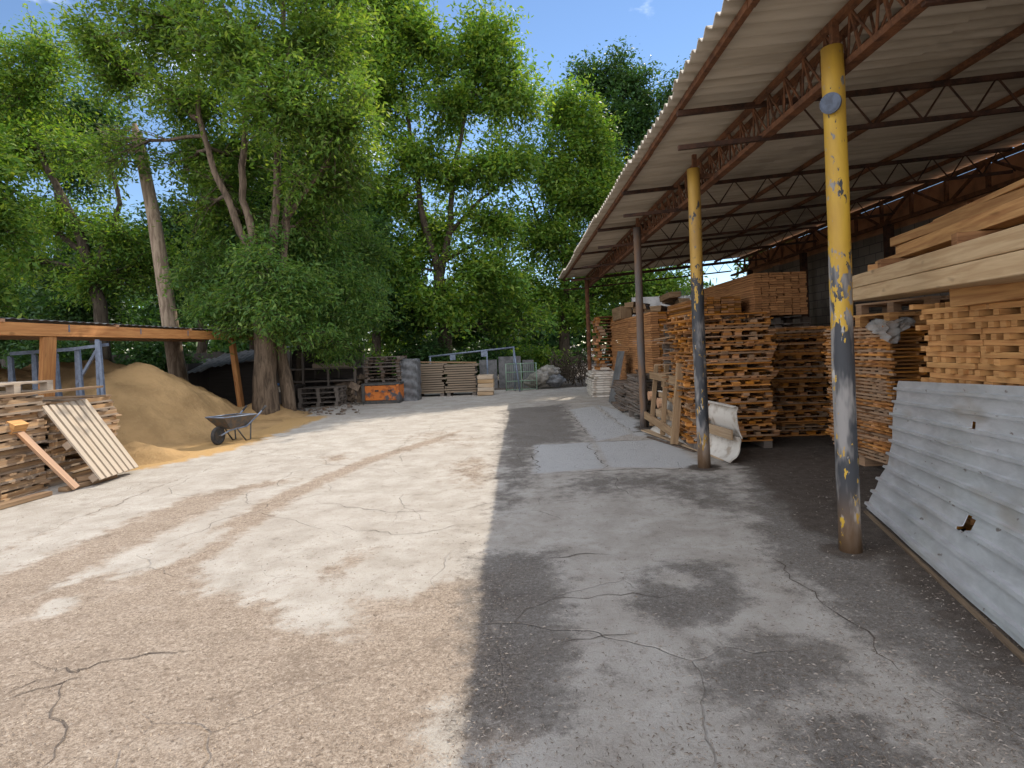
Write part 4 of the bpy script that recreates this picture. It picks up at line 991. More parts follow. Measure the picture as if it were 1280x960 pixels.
# pale wall and dark fence behind the shelter
mb = MB(); a, b_ = Vector((-24, 12.8)), Vector((-14.6, 15.4)); mb.bar((-27, 12.2, 0.85), (-14.8, 16.2, 0.85), 0.15, 1.7); tag(mb.build('pale_wall', M['concrete']), 'pale low concrete wall behind the steel trestles', 'wall')
fe = thing('board_fence', 'dark weathered board fence under the trees behind the sand', 'fence', (-13, 19, 0))
k = NT('dark_fence_boards'); p = k.coord('UV'); n = k.noise(k.map(p, (2, 20, 1)), 1, 4); c = k.mix(n, (0.05, 0.042, 0.035), (0.12, 0.10, 0.085)); M['fence'] = k.done(c, 0.9)
A0, A1 = Vector((-18.5, 17.2, 0)), Vector((-8.6, 22.0, 0)); d = (A1 - A0).normalized(); L_ = (A1 - A0).length
mb = MB(); s = 0
while s < L_:
    q = A0 + d * (s + 0.07); mb.box(q + Vector((0, 0, 0.9 + R.uniform(-.06, .04))), (0.135, 0.022, 1.8), math.atan2(d.y, d.x) + R.uniform(-.02, .02)); s += 0.145
mb.build('boards', M['fence'], fe)
for s in np.arange(0.5, L_, 2.2):
    q = A0 + d * float(s) + Vector((0, 0.1, 0)); mb = MB(); mb.box(q + Vector((0, 0, 0.9)), (0.1, 0.1, 1.8)); mb.build('post', M['fence'], fe)
# wheelbarrow
wb = thing('wheelbarrow', 'worn grey wheelbarrow standing at the foot of the sand heap', 'wheelbarrow', (*G(273, 556)[:2], 0))
W0 = Vector(wb.location); ax = Vector((-0.36, -0.93, 0)).normalized(); sd_ = Vector((ax.y, -ax.x, 0))       # ax points handle -> wheel
def wp(a, s_, z): return W0 - ax * a * 0.76 + sd_ * s_ * 0.85 + Vector((0, 0, z * 0.9))
mb = MB(); mb.tube([wp(0.185 * math.cos(t), 0, 0.185 + 0.155 * 0 + 0.0) if False else wp(0.15 * math.cos(t), 0, 0.185 + 0.15 * math.sin(t)) for t in np.linspace(0, 2 * PI, 25)], 0.036, 10, False); ty = mb.build('wheel', M['rubber'], wb)
mb = MB(); mb.tube([wp(0, -0.022, 0.185), wp(0, 0.022, 0.185)], 0.115, 20, smooth=False); mb.tube([wp(0, -0.1, 0.185), wp(0, 0.1, 0.185)], 0.014, 8)
mb2 = mb.build('rim', M['dark_steel']); mb2.parent = ty; mb2.matrix_parent_inverse = Matrix.Translation(-W0)
mb = MB()                                                      # tray: open shell with sloping walls
bz, tz = 0.30, 0.56
bot = [wp(0.20, -0.17, bz), wp(0.20, 0.17, bz), wp(0.66, 0.19, bz + 0.02), wp(0.66, -0.19, bz + 0.02)]
top = [wp(-0.08, -0.27, tz), wp(-0.08, 0.27, tz), wp(0.86, 0.31, tz - 0.02), wp(0.86, -0.31, tz - 0.02)]
b0_ = len(mb.v); mb.v += bot + top
mb.face([0, 1, 2, 3], [(0, 0)] * 4)
for i in range(4): j = (i + 1) % 4; mb.face([i, j, 4 + j, 4 + i], [(0, 0)] * 4)
mb.build('tray', plain('scuffed_grey_tray', (0.075, 0.08, 0.08), (0.16, 0.11, 0.07), 9, 0.6, 0.2), wb, thick=0.006)
mb = MB()
for a, b_ in zip(top, top[1:] + top[:1]): mb.tube([a, b_], 0.013, 6)
mb.build('rim_bead', M['galv'], wb)
for s_ in (-1, 1):
    mb = MB(); mb.tube([wp(0, 0.085 * s_, 0.185), wp(0.22, 0.13 * s_, 0.27), wp(0.62, 0.23 * s_, 0.31), wp(0.92, 0.28 * s_, 0.50), wp(1.16, 0.29 * s_, 0.66)], 0.016, 8); mb.build('handle', M['galv'], wb)
    mb = MB(); mb.tube([wp(1.06, 0.287 * s_, 0.593), wp(1.20, 0.292 * s_, 0.687)], 0.021, 8); mb.build('grip', M['rubber'], wb)
    mb = MB(); mb.tube([wp(0.38, 0.18 * s_, 0.29), wp(0.62, 0.20 * s_, 0.015), wp(0.74, 0.22 * s_, 0.015), wp(0.74, 0.25 * s_, 0.40)], 0.014, 6); mb.build('leg', M['dark_steel'], wb)
# hut with a tattered sheet roof behind the sand
hut = thing('low_hut', 'low dark hut with a tattered grey sheet roof behind the sand', 'hut', (-9.3, 18.2, 0))
mb = MB(); mb.box((-9.1, 18.9, 0.72), (2.2, 0.08, 1.44)); mb.box((-8.05, 18.3, 0.72), (0.06, 1.2, 1.44)); mb.box((-10.2, 18.3, 0.72), (0.06, 1.2, 1.44)); mb.build('wall', M['fence'], hut)
for j in range(4):
    mb = MB(); x0 = -10.35 + j * 0.62; an = R.uniform(-.06, .06); zt = 1.42 + 0.10 * j
    mb.grid(lambda u, v, x0=x0, an=an, zt=zt: (x0 + 0.72 * u + an * v, 17.5 + 1.6 * v, zt - 0.28 + 0.42 * v + 0.02 * math.sin(u * 25) + 0.05 * u + 0.05 * j % 0.07), 20, 5)
    mb.build('roof_sheet', M['grey_sheet'], hut, thick=0.006)
# scrap rack beside the big trunk
rk = thing('scrap_rack', 'dark timber rack with a sheet roof under the big tree', 'rack', (-6.6, 18.6, 0))
RX0, RX1, RY = -7.7, -5.25, 18.4
for x_ in (RX0, -6.9, -6.1, RX1):
    mb = MB(); mb.bar((x_, RY, 0), (x_, RY, 1.75 + 0.05 * (x_ - RX0)), 0.07, 0.07); mb.build('post', M['pallet_grey'], rk)
    mb = MB(); mb.bar((x_, RY + 1.1, 0), (x_, RY + 1.1, 1.9), 0.07, 0.07); mb.build('post', M['pallet_grey'], rk)
for z_ in (0.72, 1.12):
    mb = MB(); mb.box(((RX0 + RX1) / 2, RY + 0.55, z_), (RX1 - RX0, 1.1, 0.05)); mb.build('shelf', M['pallet_grey'], rk)
mb = MB(); mb.grid(lambda u, v: (RX0 - 0.15 + 2.75 * u, RY - 0.25 + 1.6 * v, 1.80 + 0.12 * u + 0.10 * v + 0.012 * math.sin(u * 60)), 60, 4); mb.build('roof_sheet', M['grey_sheet'], rk, thick=0.006)
mb = MB(); mb.box(((RX0 + RX1) / 2, RY + 1.18, 0.9), (RX1 - RX0, 0.04, 1.8)); mb.build('back_panel', M['fence'], rk)
mb = MB(); mb.box((-5.95, RY - 0.05, 1.22), (1.25, 0.04, 0.14)); mb.build('front_board', M['tan'], rk)
for i in range(4):
    c = (-6.05 + R.uniform(-.05, .05), RY - 0.65, 0.145 * i)
    pallet('pallet', f'grey pallet, {ordinal(3 - i)} from the top before the scrap rack' if i < 3 else 'topmost grey pallet of the short stack before the scrap rack', c, R.uniform(-.06, .06), M['pallet_grey'], group='pallets before the scrap rack', L=1.2, W=0.9)
mb = MB(); mb.box((-7.3, RY - 0.5, 0.3), (0.9, 0.7, 0.6)); mb.box((-7.3, RY - 0.5, 0.63), (1.0, 0.8, 0.05)); tag(mb.build('dark_crate', M['fence'], bevel=0.01), 'dark wooden crate on the ground left of the grey pallets', 'crate')
st = thing('step_stool', 'small step stool with a blue top beside the big trunk', 'stool', (-6.62, 15.95, 0))
mb = MB(); mb.box((-6.62, 15.95, 0.80), (0.34, 0.26, 0.05)); mb.build('seat', plain('faded_blue_paint', (0.10, 0.24, 0.50), (0.07, 0.17, 0.38), 8), st)
mb = MB(); mb.box((-6.62, 15.81, 0.66), (0.30, 0.02, 0.14)); mb.build('apron', M['white_panel'], st)
for sx_ in (-1, 1):
    for sy_ in (-1, 1):
        mb = MB(); mb.bar((-6.62 + 0.18 * sx_, 15.95 + 0.16 * sy_, 0), (-6.62 + 0.13 * sx_, 15.95 + 0.1 * sy_, 0.775), 0.035, 0.035); mb.build('leg', M['galv'], st)
# ------------------------------------------------------------------ far end of the yard
def org(p): return (p.x, p.y, 0)
c0 = G(476, 505); bx = thing('orange_skip', 'battered orange metal skip in front of the dark pallet stack', 'skip', (c0.x, c0.y + 0.5, 0))
k = NT('chipped_orange_paint'); p = k.coord('Object'); n1 = k.noise(p, 5, 5, 0.65); n2 = k.noise(p, 2.2, 3)
c = k.mix(k.step(n1, 0.50, 0.58), (0.52, 0.15, 0.025), (0.30, 0.085, 0.02)); c = k.mix(k.step(n2, 0.56, 0.62), c, (0.085, 0.075, 0.075)); M['orange'] = k.done(c, 0.6)
L0 = bx.location
mb = MB(); mb.box(L0 + Vector((0, 0, 0.33)), (1.15, 0.9, 0.46), jit=0.015); mb.build('body', M['orange'], bx, bevel=0.02)
mb = MB(); mb.box(L0 + Vector((0, 0, 0.60)), (1.18, 0.93, 0.07)); mb.build('top_rim', M['dark_steel'], bx, bevel=0.01)
mb = MB(); mb.box(L0 + Vector((0, 0, 0.05)), (1.12, 0.88, 0.098)); mb.build('skid', M['dark_steel'], bx)
for s_ in (-1, 1):
    mb = MB(); mb.box(L0 + Vector((0.53 * s_, -0.47, 0.33)), (0.10, 0.05, 0.50)); mb.build('corner_post', M['orange'] if s_ > 0 else M['dark_steel'], bx, bevel=0.008)
for s_ in (-0.12, 0.28):
    mb = MB(); mb.box(L0 + Vector((s_, -0.456, 0.40)), (0.11, 0.012, 0.05)); mb.build('slot', M['rubber'], bx)
mI = metas(4, 'pallet', 1.15, 1.1, M['pallet_grey'], 7, 0.12, 0.022, seed0=200, rows=3, bw=0.11, bh=0.058, blocks=3, bottom=True)
stack('pallet', mI, -4.30, 18.6, 0.0, 14, 'dark grey pallet', 'of the stack behind the orange skip', 'pallet', 'dark pallets behind the skip', turn=0.3, jx=0.04, jr=0.05)
# shrink-wrapped pallet load
mb = MB(); cx_, cy_ = P(511, 470, 18.4).x, 18.6
def wrapf(u, v):
    a = 2 * PI * u; q = 0.36; sgn = lambda t: (abs(t) ** 0.35) * (1 if t >= 0 else -1)
    rr = 1 + 0.035 * math.sin(14 * a + 6 * v) + 0.03 * math.sin(31 * v + 3 * a)
    if v > 0.97: rr *= max(0.0, (1.0 - v) / 0.03)
    return (cx_ + q * 0.85 * sgn(math.cos(a)) * rr, cy_ + q * sgn(math.sin(a)) * rr, 1.33 * min(1, v / 0.97))
mb.grid(wrapf, 64, 40); tag(mb.build('wrapped_load', M['grey_film']), 'tall load wrapped in grey plastic film beside the dark pallet stack', 'wrapped load')
# long tan plank stack
def far_planks(xa, xb, y_, n, t, mat, where, group, z0=0.1):
    for i in range(n):
        od = ordinal(n - 1 - i); x = xa + R.uniform(-.05, .05)
        q = MB(); q.box((0, 0, 0), (xb - xa + R.uniform(-.14, .10), 0.9, t * 0.72)); o = q.build('plank_layer', mat); o.location = ((xa + xb) / 2 + R.uniform(-.04, .04), y_, z0 + (i + .5) * t); o.rotation_euler = (0, 0, R.uniform(-.012, .012))
        tag(o, f'tan boarded sheet, {od} from the top {where}', 'boards', group)
mtan = M['tan_dark'] = wood('brown_plank_wood', (0.30, 0.19, 0.095), (0.16, 0.095, 0.045), 0.25, 0.5, (0.22, 0.19, 0.15))
xa, xb = P(519, 480, 19.6).x, P(556, 480, 19.6).x
far_planks(xa, xb, 20.0, 13, 0.078, mtan, 'of the stack beside the wrapped load', 'boards in the left far stack')
xa2, xb2 = P(557, 480, 19.6).x, P(596, 480, 19.6).x
far_planks(xa2, xb2, 20.05, 12, 0.080, M['tan_dark'], 'of the stack under the pipe frame', 'boards in the right far stack')
for i, x_ in enumerate((xa + 0.1, xb - 0.1, xa2 + 0.1, xb2 - 0.1)):
    bl = MB(); bl.box((x_, 20.0, 0.048), (0.12, 0.9, 0.094)); tag(bl.build('bearer', M['pallet_grey']), 'dark bearer under the far plank stacks', 'bearer', 'bearers under the far plank stacks')
plank('plank', 'long plank laid across both far plank stacks', (xa - .1, 19.7, 1.20), (xb2, 19.75, 1.10), 0.14, 0.05, M['tan'])
c0 = P(607, 482, 19.4); mb = MB()
for i in range(5): mb.box((c0.x + R.uniform(-.02, .02), 19.5, 0.07 + i * 0.135), (0.52 + R.uniform(-.02, .02), 0.7, 0.128), jit=0.01)
tag(mb.build('white_bale', M['pale'], bevel=0.02), 'pale strapped bale standing right of the far plank stacks', 'bale')
# pipe frame
pf = thing('pipe_frame', 'light steel pipe frame sloping over the far plank stacks', 'pipe frame', (P(590, 480, 20.8).x, 20.8, 0))
pp = [(536, 446), (642, 434)]
a, b_ = P(536, 446, 20.9), P(643, 434, 20.9)
mb = MB(); mb.tube([a, b_], 0.032, 8); mb.build('top_pipe', M['galv'], pf)
for x_, zz in ((a.x + 0.05, a.z), ((a.x + b_.x) / 2 + 0.55, (a.z + b_.z) / 2 + 0.06), (b_.x - 0.03, b_.z)):
    mb = MB(); mb.tube([(x_, 20.9, 0), (x_, 20.9, zz)], 0.03, 8); mb.build('post', M['galv'], pf)
mb = MB(); mb.tube([(b_.x - 0.03, 20.85, b_.z), (b_.x + 0.14, 20.4, 0)], 0.026, 8); mb.build('brace', M['galv'], pf)
for px_ in (566, 605):
    q = P(px_, 446, 20.9); t = (q.x - a.x) / (b_.x - a.x); zz = a.z + (b_.z - a.z) * t; mb = MB(); mb.box((q.x, 20.87, zz - 0.12), (0.20, 0.015, 0.19)); mb.build('plate', M['galv'], pf)
# grey hoarding panels and green gate beyond
for j, (pa, pb_, zt, lb) in enumerate(((600, 622, 1.12, 'grey hoarding panel behind the pale bale'), (624, 652, 1.22, 'taller grey hoarding panel behind the pipe frame'), (654, 668, 1.06, 'narrow grey hoarding panel behind the green gate'))):
    a, b_ = P(pa, 480, 22.4), P(pb_, 480, 22.4); mb = MB(); mb.bar((a.x, 22.5, zt / 2), (b_.x, 22.5, zt / 2), 0.04, zt); tag(mb.build('hoarding_panel', M['grey_sheet']), lb, 'panel')
gt = thing('green_gate', 'green tube and mesh gate leaning among the far scrap', 'gate', (P(655, 480, 20.6).x, 20.6, 0))
ga, gb = P(633, 480, 20.6).x, P(671, 480, 20.6).x; gm = plain('faded_green_paint', (0.16, 0.27, 0.17), (0.20, 0.24, 0.19), 8, 0.5)
for i, x_ in enumerate((ga, (ga + gb) / 2, gb)):
    mb = MB(); mb.tube([(x_, 20.6, 0.02), (x_, 20.7, 1.0)], 0.022, 8); mb.build('upright', gm, gt)
for z_ in (0.06, 0.36, 0.68, 0.98):
    mb = MB(); mb.tube([(ga, 20.6 + 0.1 * z_, z_), (gb, 20.6 + 0.1 * z_, z_)], 0.018, 8); mb.build('rail', gm, gt)
mb = MB()
for i in range(1, 14): x_ = ga + (gb - ga) * i / 14; mb.tube([(x_, 20.61, 0.06), (x_, 20.70, 0.98)], 0.005, 4)
mb.build('mesh', gm, gt)
# heap of plastic bags and dark scrap
def lumpy(name, c, rx, ry, rz, mat, label, cat, seed, thick=0.0):
    mb = MB()
    def fn(u, v):
        a, b_ = 2 * PI * u, PI * (v - 0.5); d = Vector((math.cos(a) * math.cos(b_), math.sin(a) * math.cos(b_), math.sin(b_)))
        k_ = 1 + 0.28 * mn.noise(d * 2.1 + Vector((seed, 0, 0))) + 0.12 * mn.noise(d * 6 + Vector((0, seed, 0)))
        return (c[0] + d.x * rx * k_, c[1] + d.y * ry * k_, max(0.0, c[2] + d.z * rz * k_))
    mb.grid(fn, 40, 22); return tag(mb.build(name, mat), label, cat)
bag = [(676, 478, 0.42, 0.42), (686, 472, 0.40, 0.60), (694, 484, 0.36, 0.30), (667, 486, 0.34, 0.26)]
for j, (px_, py_, r_, z_) in enumerate(bag):
    q = P(px_, py_, 21.3 + 0.2 * (j % 2)); lumpy('plastic_sack', (q.x, q.y, z_), r_, r_ * 0.8, r_ * 0.62, [M['clear_film'], M['clear_film'], M['grey_film'], M['clear_film']][j],
        ['cloudy plastic sack in the middle of the far scrap heap', 'highest cloudy plastic sack of the far scrap heap', 'grey plastic sack at the right of the far scrap heap', 'small cloudy plastic sack left of the far scrap heap'][j], 'sack', j * 3.7)
br_ = MB()
for i in range(130):
    c = P(R.uniform(690, 735), 470, R.uniform(21.5, 23.5)); c.z = R.uniform(0.02, 1.0) * R.random() ** 0.3; d = Vector((R.uniform(-1, 1), R.uniform(-.6, .6), R.uniform(-.25, .7))).normalized() * R.uniform(.3, .7)
    br_.tube([c - d * .5 + Vector((0, 0, max(0, 0.25 - c.z))), c + Vector((R.uniform(-.1, .1), 0, .3)), c + d + Vector((0, 0, .3))], [0.022, 0.016, 0.008], 5, False)
tag(br_.build('brushwood_heap', M['bark_dark']), 'dark heap of cut branches beyond the pale slabs', 'brushwood', kind='stuff')
rb = MB()
for i in range(140):
    c = P(R.uniform(424, 456), 480, R.uniform(18.5, 21.0)); h = R.uniform(0, 0.75) * (0.4 + 0.6 * R.random()); s_ = R.uniform(.08, .32)
    rb.box((c.x, c.y, max(s_ * .3, h)), (s_ * 1.6, s_, s_ * .6), Euler((R.uniform(-.6, .6), R.uniform(-.6, .6), R.uniform(0, 3))).to_matrix(), jit=0.03)
tag(rb.build('rubble_heap', plain('sandy_rubble', (0.34, 0.25, 0.17), (0.16, 0.11, 0.075), 5)), 'heap of sandy rubble and wood waste left of the orange skip', 'rubble', kind='stuff')
lt = MB()
for i in range(170):
    q = G(R.uniform(330, 450), R.uniform(503, 519)); s_ = R.uniform(.02, .085); lt.box((q.x, q.y, s_ * .25), (s_ * 1.7, s_ * .6, s_ * .45), Euler((R.uniform(-.3, .3), R.uniform(-.3, .3), R.uniform(0, 3))).to_matrix())
tag(lt.build('ground_litter', M['pallet_grey']), 'scattered wood bits and stones under the big tree', 'litter', kind='stuff')
#@@TREES
# ------------------------------------------------------------------ trees
def leaf_mesh(centers, dirs, size, aspect, rng, droop=0.3):
    """one diamond-shaped, slightly folded leaf per centre"""
    n = len(centers)
    a = rng.normal(size=(n, 3)); a[:, 2] = a[:, 2] * 0.6 - droop; a += dirs * 0.8
    a /= np.linalg.norm(a, axis=1)[:, None]
    nrm = rng.normal(size=(n, 3)); nrm[:, 2] = np.abs(nrm[:, 2]) + 0.5
    b = np.cross(nrm, a); b /= np.maximum(1e-6, np.linalg.norm(b, axis=1))[:, None]
    up = np.cross(a, b)
    L_ = size * rng.uniform(0.45, 1.5, n)[:, None]; W_ = L_ * aspect * rng.uniform(0.8, 1.2, n)[:, None]
    v = np.empty((n, 4, 3))
    v[:, 0] = centers - a * L_ * .5; v[:, 1] = centers + b * W_ * .5 + up * W_ * .16 - a * L_ * .05
    v[:, 2] = centers + a * L_ * .5; v[:, 3] = centers - b * W_ * .5 + up * W_ * .16 - a * L_ * .05
    return v.reshape(-1, 3)
def leaf_object(name, verts, mat, parent):
    n = len(verts) // 4; me = bpy.data.meshes.new(name)
    me.vertices.add(n * 4); me.vertices.foreach_set('co', verts.astype(np.float32).ravel())
    me.loops.add(n * 4); me.loops.foreach_set('vertex_index', np.arange(n * 4, dtype=np.int32))
    me.polygons.add(n); me.polygons.foreach_set('loop_start', np.arange(n, dtype=np.int32) * 4)
    me.update(calc_edges=True); me.materials.append(mat)
    o = bpy.data.objects.new(name, me); COL.objects.link(o); o.parent = parent
    return o
def wander(a, b, n, amp, rr, sag=0.0):
    pts = [a.copy()]
    L_ = (b - a).length; off = Vector((0, 0, 0))
    for i in range(1, n + 1):
        t = i / n; off = off * 0.6 + Vector((rr.uniform(-1, 1), rr.uniform(-1, 1), rr.uniform(-.6, .6))) * amp * L_ / n * 0.7
        pts.append(a.lerp(b, t) + off * (1 - t ** 4) + Vector((0, 0, sag * L_ * math.sin(PI * t))))
    return pts
def tree(name, label, base, stems, lobes, nleaf, mat, bmat, lsize=0.15, aspect=0.42, seed=0, twigs=34, spread=0.34, cat='tree', group=None, droop=0.3, rad0=0.2, shell=0.75):
    """stems: lists of (point, radius); lobes: (centre, (rx, ry, rz), weight)"""
    rr = random.Random(seed); rng = np.random.default_rng(seed + 500)
    root = thing(name, label, cat, (base.x, base.y, 0), 0, group); o0 = Vector(root.location)
    wood_ = MB(); nodes = []
    for st_ in stems:
        pts, rads = [], []
        for (p0, r0), (p1, r1) in zip(st_, st_[1:]):
            seg = wander(Vector(p0), Vector(p1), 5, 0.16, rr)
            for i, q in enumerate(seg[:-1]): pts.append(q); rads.append(r0 + (r1 - r0) * i / 5)
        pts.append(Vector(st_[-1][0])); rads.append(st_[-1][1])
        wood_.tube(pts, rads, 10); nodes += list(zip(pts[2:], rads[2:]))
    nleaf = int(nleaf * 4.7); lsize *= 0.95; twigs = int(twigs * 2.1); spread *= 0.72
    lobes = [(c, tuple(x * 1.2 for x in rd), w_) for c, rd, w_ in lobes]
    tot = sum(l[2] * (l[1][0] * l[1][1] * l[1][2]) ** (2 / 3) for l in lobes)
    C, D = [], []
    for c, rad, wgt in lobes:
        c = Vector(c); share = wgt * (rad[0] * rad[1] * rad[2]) ** (2 / 3) / tot
        q, r0 = min(nodes, key=lambda nr: (nr[0] - c).length + max(0, nr[0].z - c.z) * 1.2)
        rb_ = min(r0 * 0.7, 0.02 + 0.022 * (c - q).length)
        main = wander(q, c, 6, 0.25, rr, 0.05); wood_.tube(main, [rb_ * (1 - 0.75 * i / 6) + 0.006 for i in range(7)], 6, False)
        nt_ = max(6, int(twigs * wgt)); tips = []
        for i in range(nt_):
            d = Vector((rr.gauss(0, 1), rr.gauss(0, 1), rr.gauss(0, 1))).normalized(); k_ = shell + (1 - shell) * rr.random() if rr.random() < 0.55 else rr.random() ** 0.6 * 0.95
            k_ *= rr.uniform(0.75, 1.25)
            t = c + Vector((d.x * rad[0], d.y * rad[1], d.z * rad[2])) * k_
            if t.z < 0.25: continue
            s0 = main[rr.randrange(2, 7)]; tw = wander(s0, t, 4, 0.3, rr, 0.04); tips.append((tw, d))
            wood_.tube(tw, [0.016, 0.012, 0.009, 0.006, 0.004], 4, False)
        nl = int(nleaf * share); per = max(1, nl // max(1, len(tips)))
        for tw, d in tips:
            m_ = rr.randint(int(per * 0.55), int(per * 1.5) + 1); ts = rng.beta(2.2, 1.0, m_)
            P_ = np.array([tuple(p_) for p_ in tw]); ix = np.minimum((ts * 4).astype(int), 3); f_ = (ts * 4 - ix)[:, None]
            cen = P_[ix] * (1 - f_) + P_[ix + 1] * f_ + rng.normal(size=(m_, 3)) * spread * (0.35 + 0.65 * ts[:, None]) * np.array([1, 1, 0.8])
            C.append(cen); dd = np.array(d) * np.ones((m_, 1)) ; D.append(dd)
    cen = np.concatenate(C); dd = np.concatenate(D); ok = cen[:, 2] > 0.1
    verts = leaf_mesh(cen[ok], dd[ok], lsize, aspect, rng, droop) - np.array(o0)
    wood_.build('trunk', bmat, root)
    leaf_object('crown', verts, mat, root)
    return root
def LB(px, py, rpx, rpy, Y, depth=None, wgt=1.0):
    s_ = Y / F; return (P(px, py, Y), (rpx * s_, depth if depth else (rpx + rpy) / 2 * s_, rpy * s_), wgt)
# big many-stemmed tree on the left
bT = G(334, 522); Yt = bT.y
S = lambda px, py, r_, dy=0: (P(px, py, Yt + dy), r_)
tree('large_tree', 'tallest many stemmed tree with olive leaves rising beside the sand shelter', bT,
     [[(bT + Vector((0, 0, 0)), 0.36), S(331, 470, 0.29), S(332, 440, 0.27), S(330, 330, 0.17)], [(bT + Vector((0.42, 0.4, 0)), 0.19), S(350, 440, 0.16, .4), S(352, 330, 0.13, .5)],
      [S(330, 340, 0.12), S(300, 290, 0.10), S(268, 215, 0.08), S(248, 140, 0.065), S(250, 40, 0.06), S(262, -60, 0.04)],
      [S(332, 345, 0.12), S(303, 250, 0.09), S(307, 150, 0.07), S(316, 60, 0.06)],
      [S(336, 345, 0.115), S(345, 260, 0.10), S(346, 150, 0.08), S(352, 60, 0.065), S(350, -80, 0.06)],
      [S(350, 340, 0.12, .5), S(358, 270, 0.095, .5), S(372, 210, 0.09, .5), S(405, 165, 0.06, .6), S(440, 110, 0.04, .6)],
      [S(354, 280, 0.08, .5), S(385, 235, 0.06, .2), S(415, 190, 0.04)], [S(248, 150, 0.07), S(190, 100, 0.05, 1), S(120, 70, 0.03, 1)]],
     [LB(300, 60, 85, 60, Yt - 1), LB(400, 60, 60, 65, Yt), LB(210, 40, 70, 50, Yt), LB(130, 60, 60, 38, Yt + 1, None, .8), LB(250, 130, 70, 42, Yt + .4, None, .6), LB(420, 150, 55, 55, Yt - .6),
      LB(360, 130, 60, 55, Yt - 1.2, None, .8), LB(150, 105, 50, 34, Yt + 1.6, None, .7), LB(300, -70, 120, 70, Yt), LB(420, -40, 60, 60, Yt), LB(190, -60, 90, 60, Yt), LB(320, 210, 75, 45, Yt + 1.8, None, .6), LB(400, 235, 50, 45, Yt + .8, None, .7), LB(230, 210, 50, 45, Yt + 1.5, None, .5), LB(255, 270, 45, 40, Yt + 2, None, .5), LB(310, 280, 60, 35, Yt + 2.2, None, .55), LB(385, 285, 50, 35, Yt + 1.6, None, .6), LB(440, 215, 40, 45, Yt + 1, None, .7), LB(140, 200, 40, 35, Yt + 1.5, None, .5), LB(285, 235, 40, 34, Yt + 1.2, None, .3), LB(370, 220, 40, 36, Yt - .6, None, .22), LB(225, 130, 45, 36, Yt + .6, None, .45), LB(325, 150, 45, 36, Yt - .6, None, .4)],
     25000, M['leaf_olive'], M['bark'], 0.15, 0.36, 1, twigs=44, spread=0.30)
# weeping foliage hanging round its foot
tree('feathery_tree', 'low feathery tree with drooping blue green foliage before the large trunk', P(400, 520, 18.2),
     [[(Vector((P(372, 505, 18.6).x, 18.6, 0)), 0.16), (P(376, 420, 18.4), 0.10), (P(372, 330, 18.2), 0.05)]],
     [LB(px_, py_, rx_, ry_, yy_, None, w_) for px_, py_, rx_, ry_, yy_, w_ in ((318, 330, 30, 24, 14.0, .9), (352, 352, 34, 24, 13.9, .9), (300, 372, 36, 22, 14.2, .9), (340, 392, 34, 22, 13.8, .9), (385, 372, 36, 30, 14.8, .9), (410, 340, 34, 34, 16.4, .9), (375, 418, 34, 18, 14.4, .8), (330, 300, 28, 22, 14.8, .6), (425, 395, 34, 26, 16.6, .9), (262, 385, 34, 22, 15.0, .8), (290, 412, 26, 14, 14.6, .7), (440, 355, 30, 32, 17.2, .8), (395, 300, 34, 28, 16.5, .7), (240, 350, 30, 26, 16, .7), (415, 430, 24, 16, 15.8, .7))] + [LB(400, 365, 40, 40, 17.4), LB(440, 395, 45, 42, 17.5), LB(270, 350, 45, 40, 16.4), LB(370, 310, 55, 35, 17), LB(300, 395, 50, 26, 15.6), LB(455, 330, 40, 50, 18.5), LB(425, 435, 30, 22, 17.6, None, .7)],
     21000, M['leaf_blue'], M['bark_dark'], 0.14, 0.30, 2, twigs=36, spread=0.26, droop=0.7)
# broken pale trunk
sb = thing('broken_trunk', 'leaning bare trunk with a snapped top standing behind the sand', 'dead tree', (P(226, 480, 17.2).x, 17.2, 0))
mb = MB(); pts = [Vector((sb.location.x + 0.08, 17.2, 0)), P(222, 465, 17.2), P(212, 400, 17.2), P(203, 340, 17.2), P(192, 270, 17.2), P(181, 215, 17.2), P(172, 175, 17.2), P(168, 155, 17.2)]
mb.tube(pts, [0.27, 0.24, 0.22, 0.20, 0.18, 0.165, 0.15, 0.06], 12); mb.build('trunk', M['bark_pale'], sb)
mb = MB(); mb.tube(wander(P(176, 190, 17.2), P(120, 160, 17.6), 6, .2, R), [0.06, .05, .045, .04, .03, .02, .01], 6); mb.build('branch', M['bark'], sb)
# left edge tree
Y1 = 18.5
tree('left_tree', 'sparse tree at the left picture edge with sky showing through its boughs', Vector((P(130, 480, Y1).x, Y1, 0)),
     [[(Vector((P(135, 480, Y1).x, Y1, 0)), 0.24), (P(125, 380, Y1), 0.19), (P(105, 310, Y1), 0.15), (P(70, 230, Y1), 0.10), (P(30, 160, Y1), 0.06), (P(5, 60, Y1), 0.03)], [(P(106, 315, Y1), 0.1), (P(40, 270, Y1), 0.06), (P(-30, 230, Y1), 0.03)], [(P(118, 350, Y1), 0.12), (P(150, 255, Y1), 0.07), (P(130, 170, Y1), 0.04)]],
     [LB(40, 110, 60, 45, Y1), LB(20, 190, 55, 45, Y1), LB(100, 190, 55, 35, Y1, None, .55), LB(70, 275, 60, 36, Y1, None, .6), LB(150, 290, 50, 40, Y1, None, .55), LB(10, 330, 45, 40, Y1, None, .7), LB(60, 60, 40, 30, Y1, None, .8), LB(-40, 120, 60, 80, Y1), LB(120, 350, 60, 30, Y1, None, .7), LB(200, 330, 45, 40, Y1 + 1, None, .7)],
     10500, M['leaf_green'], M['bark_dark'], 0.14, 0.40, 3, twigs=30, spread=0.32)
Y1b = 12.5
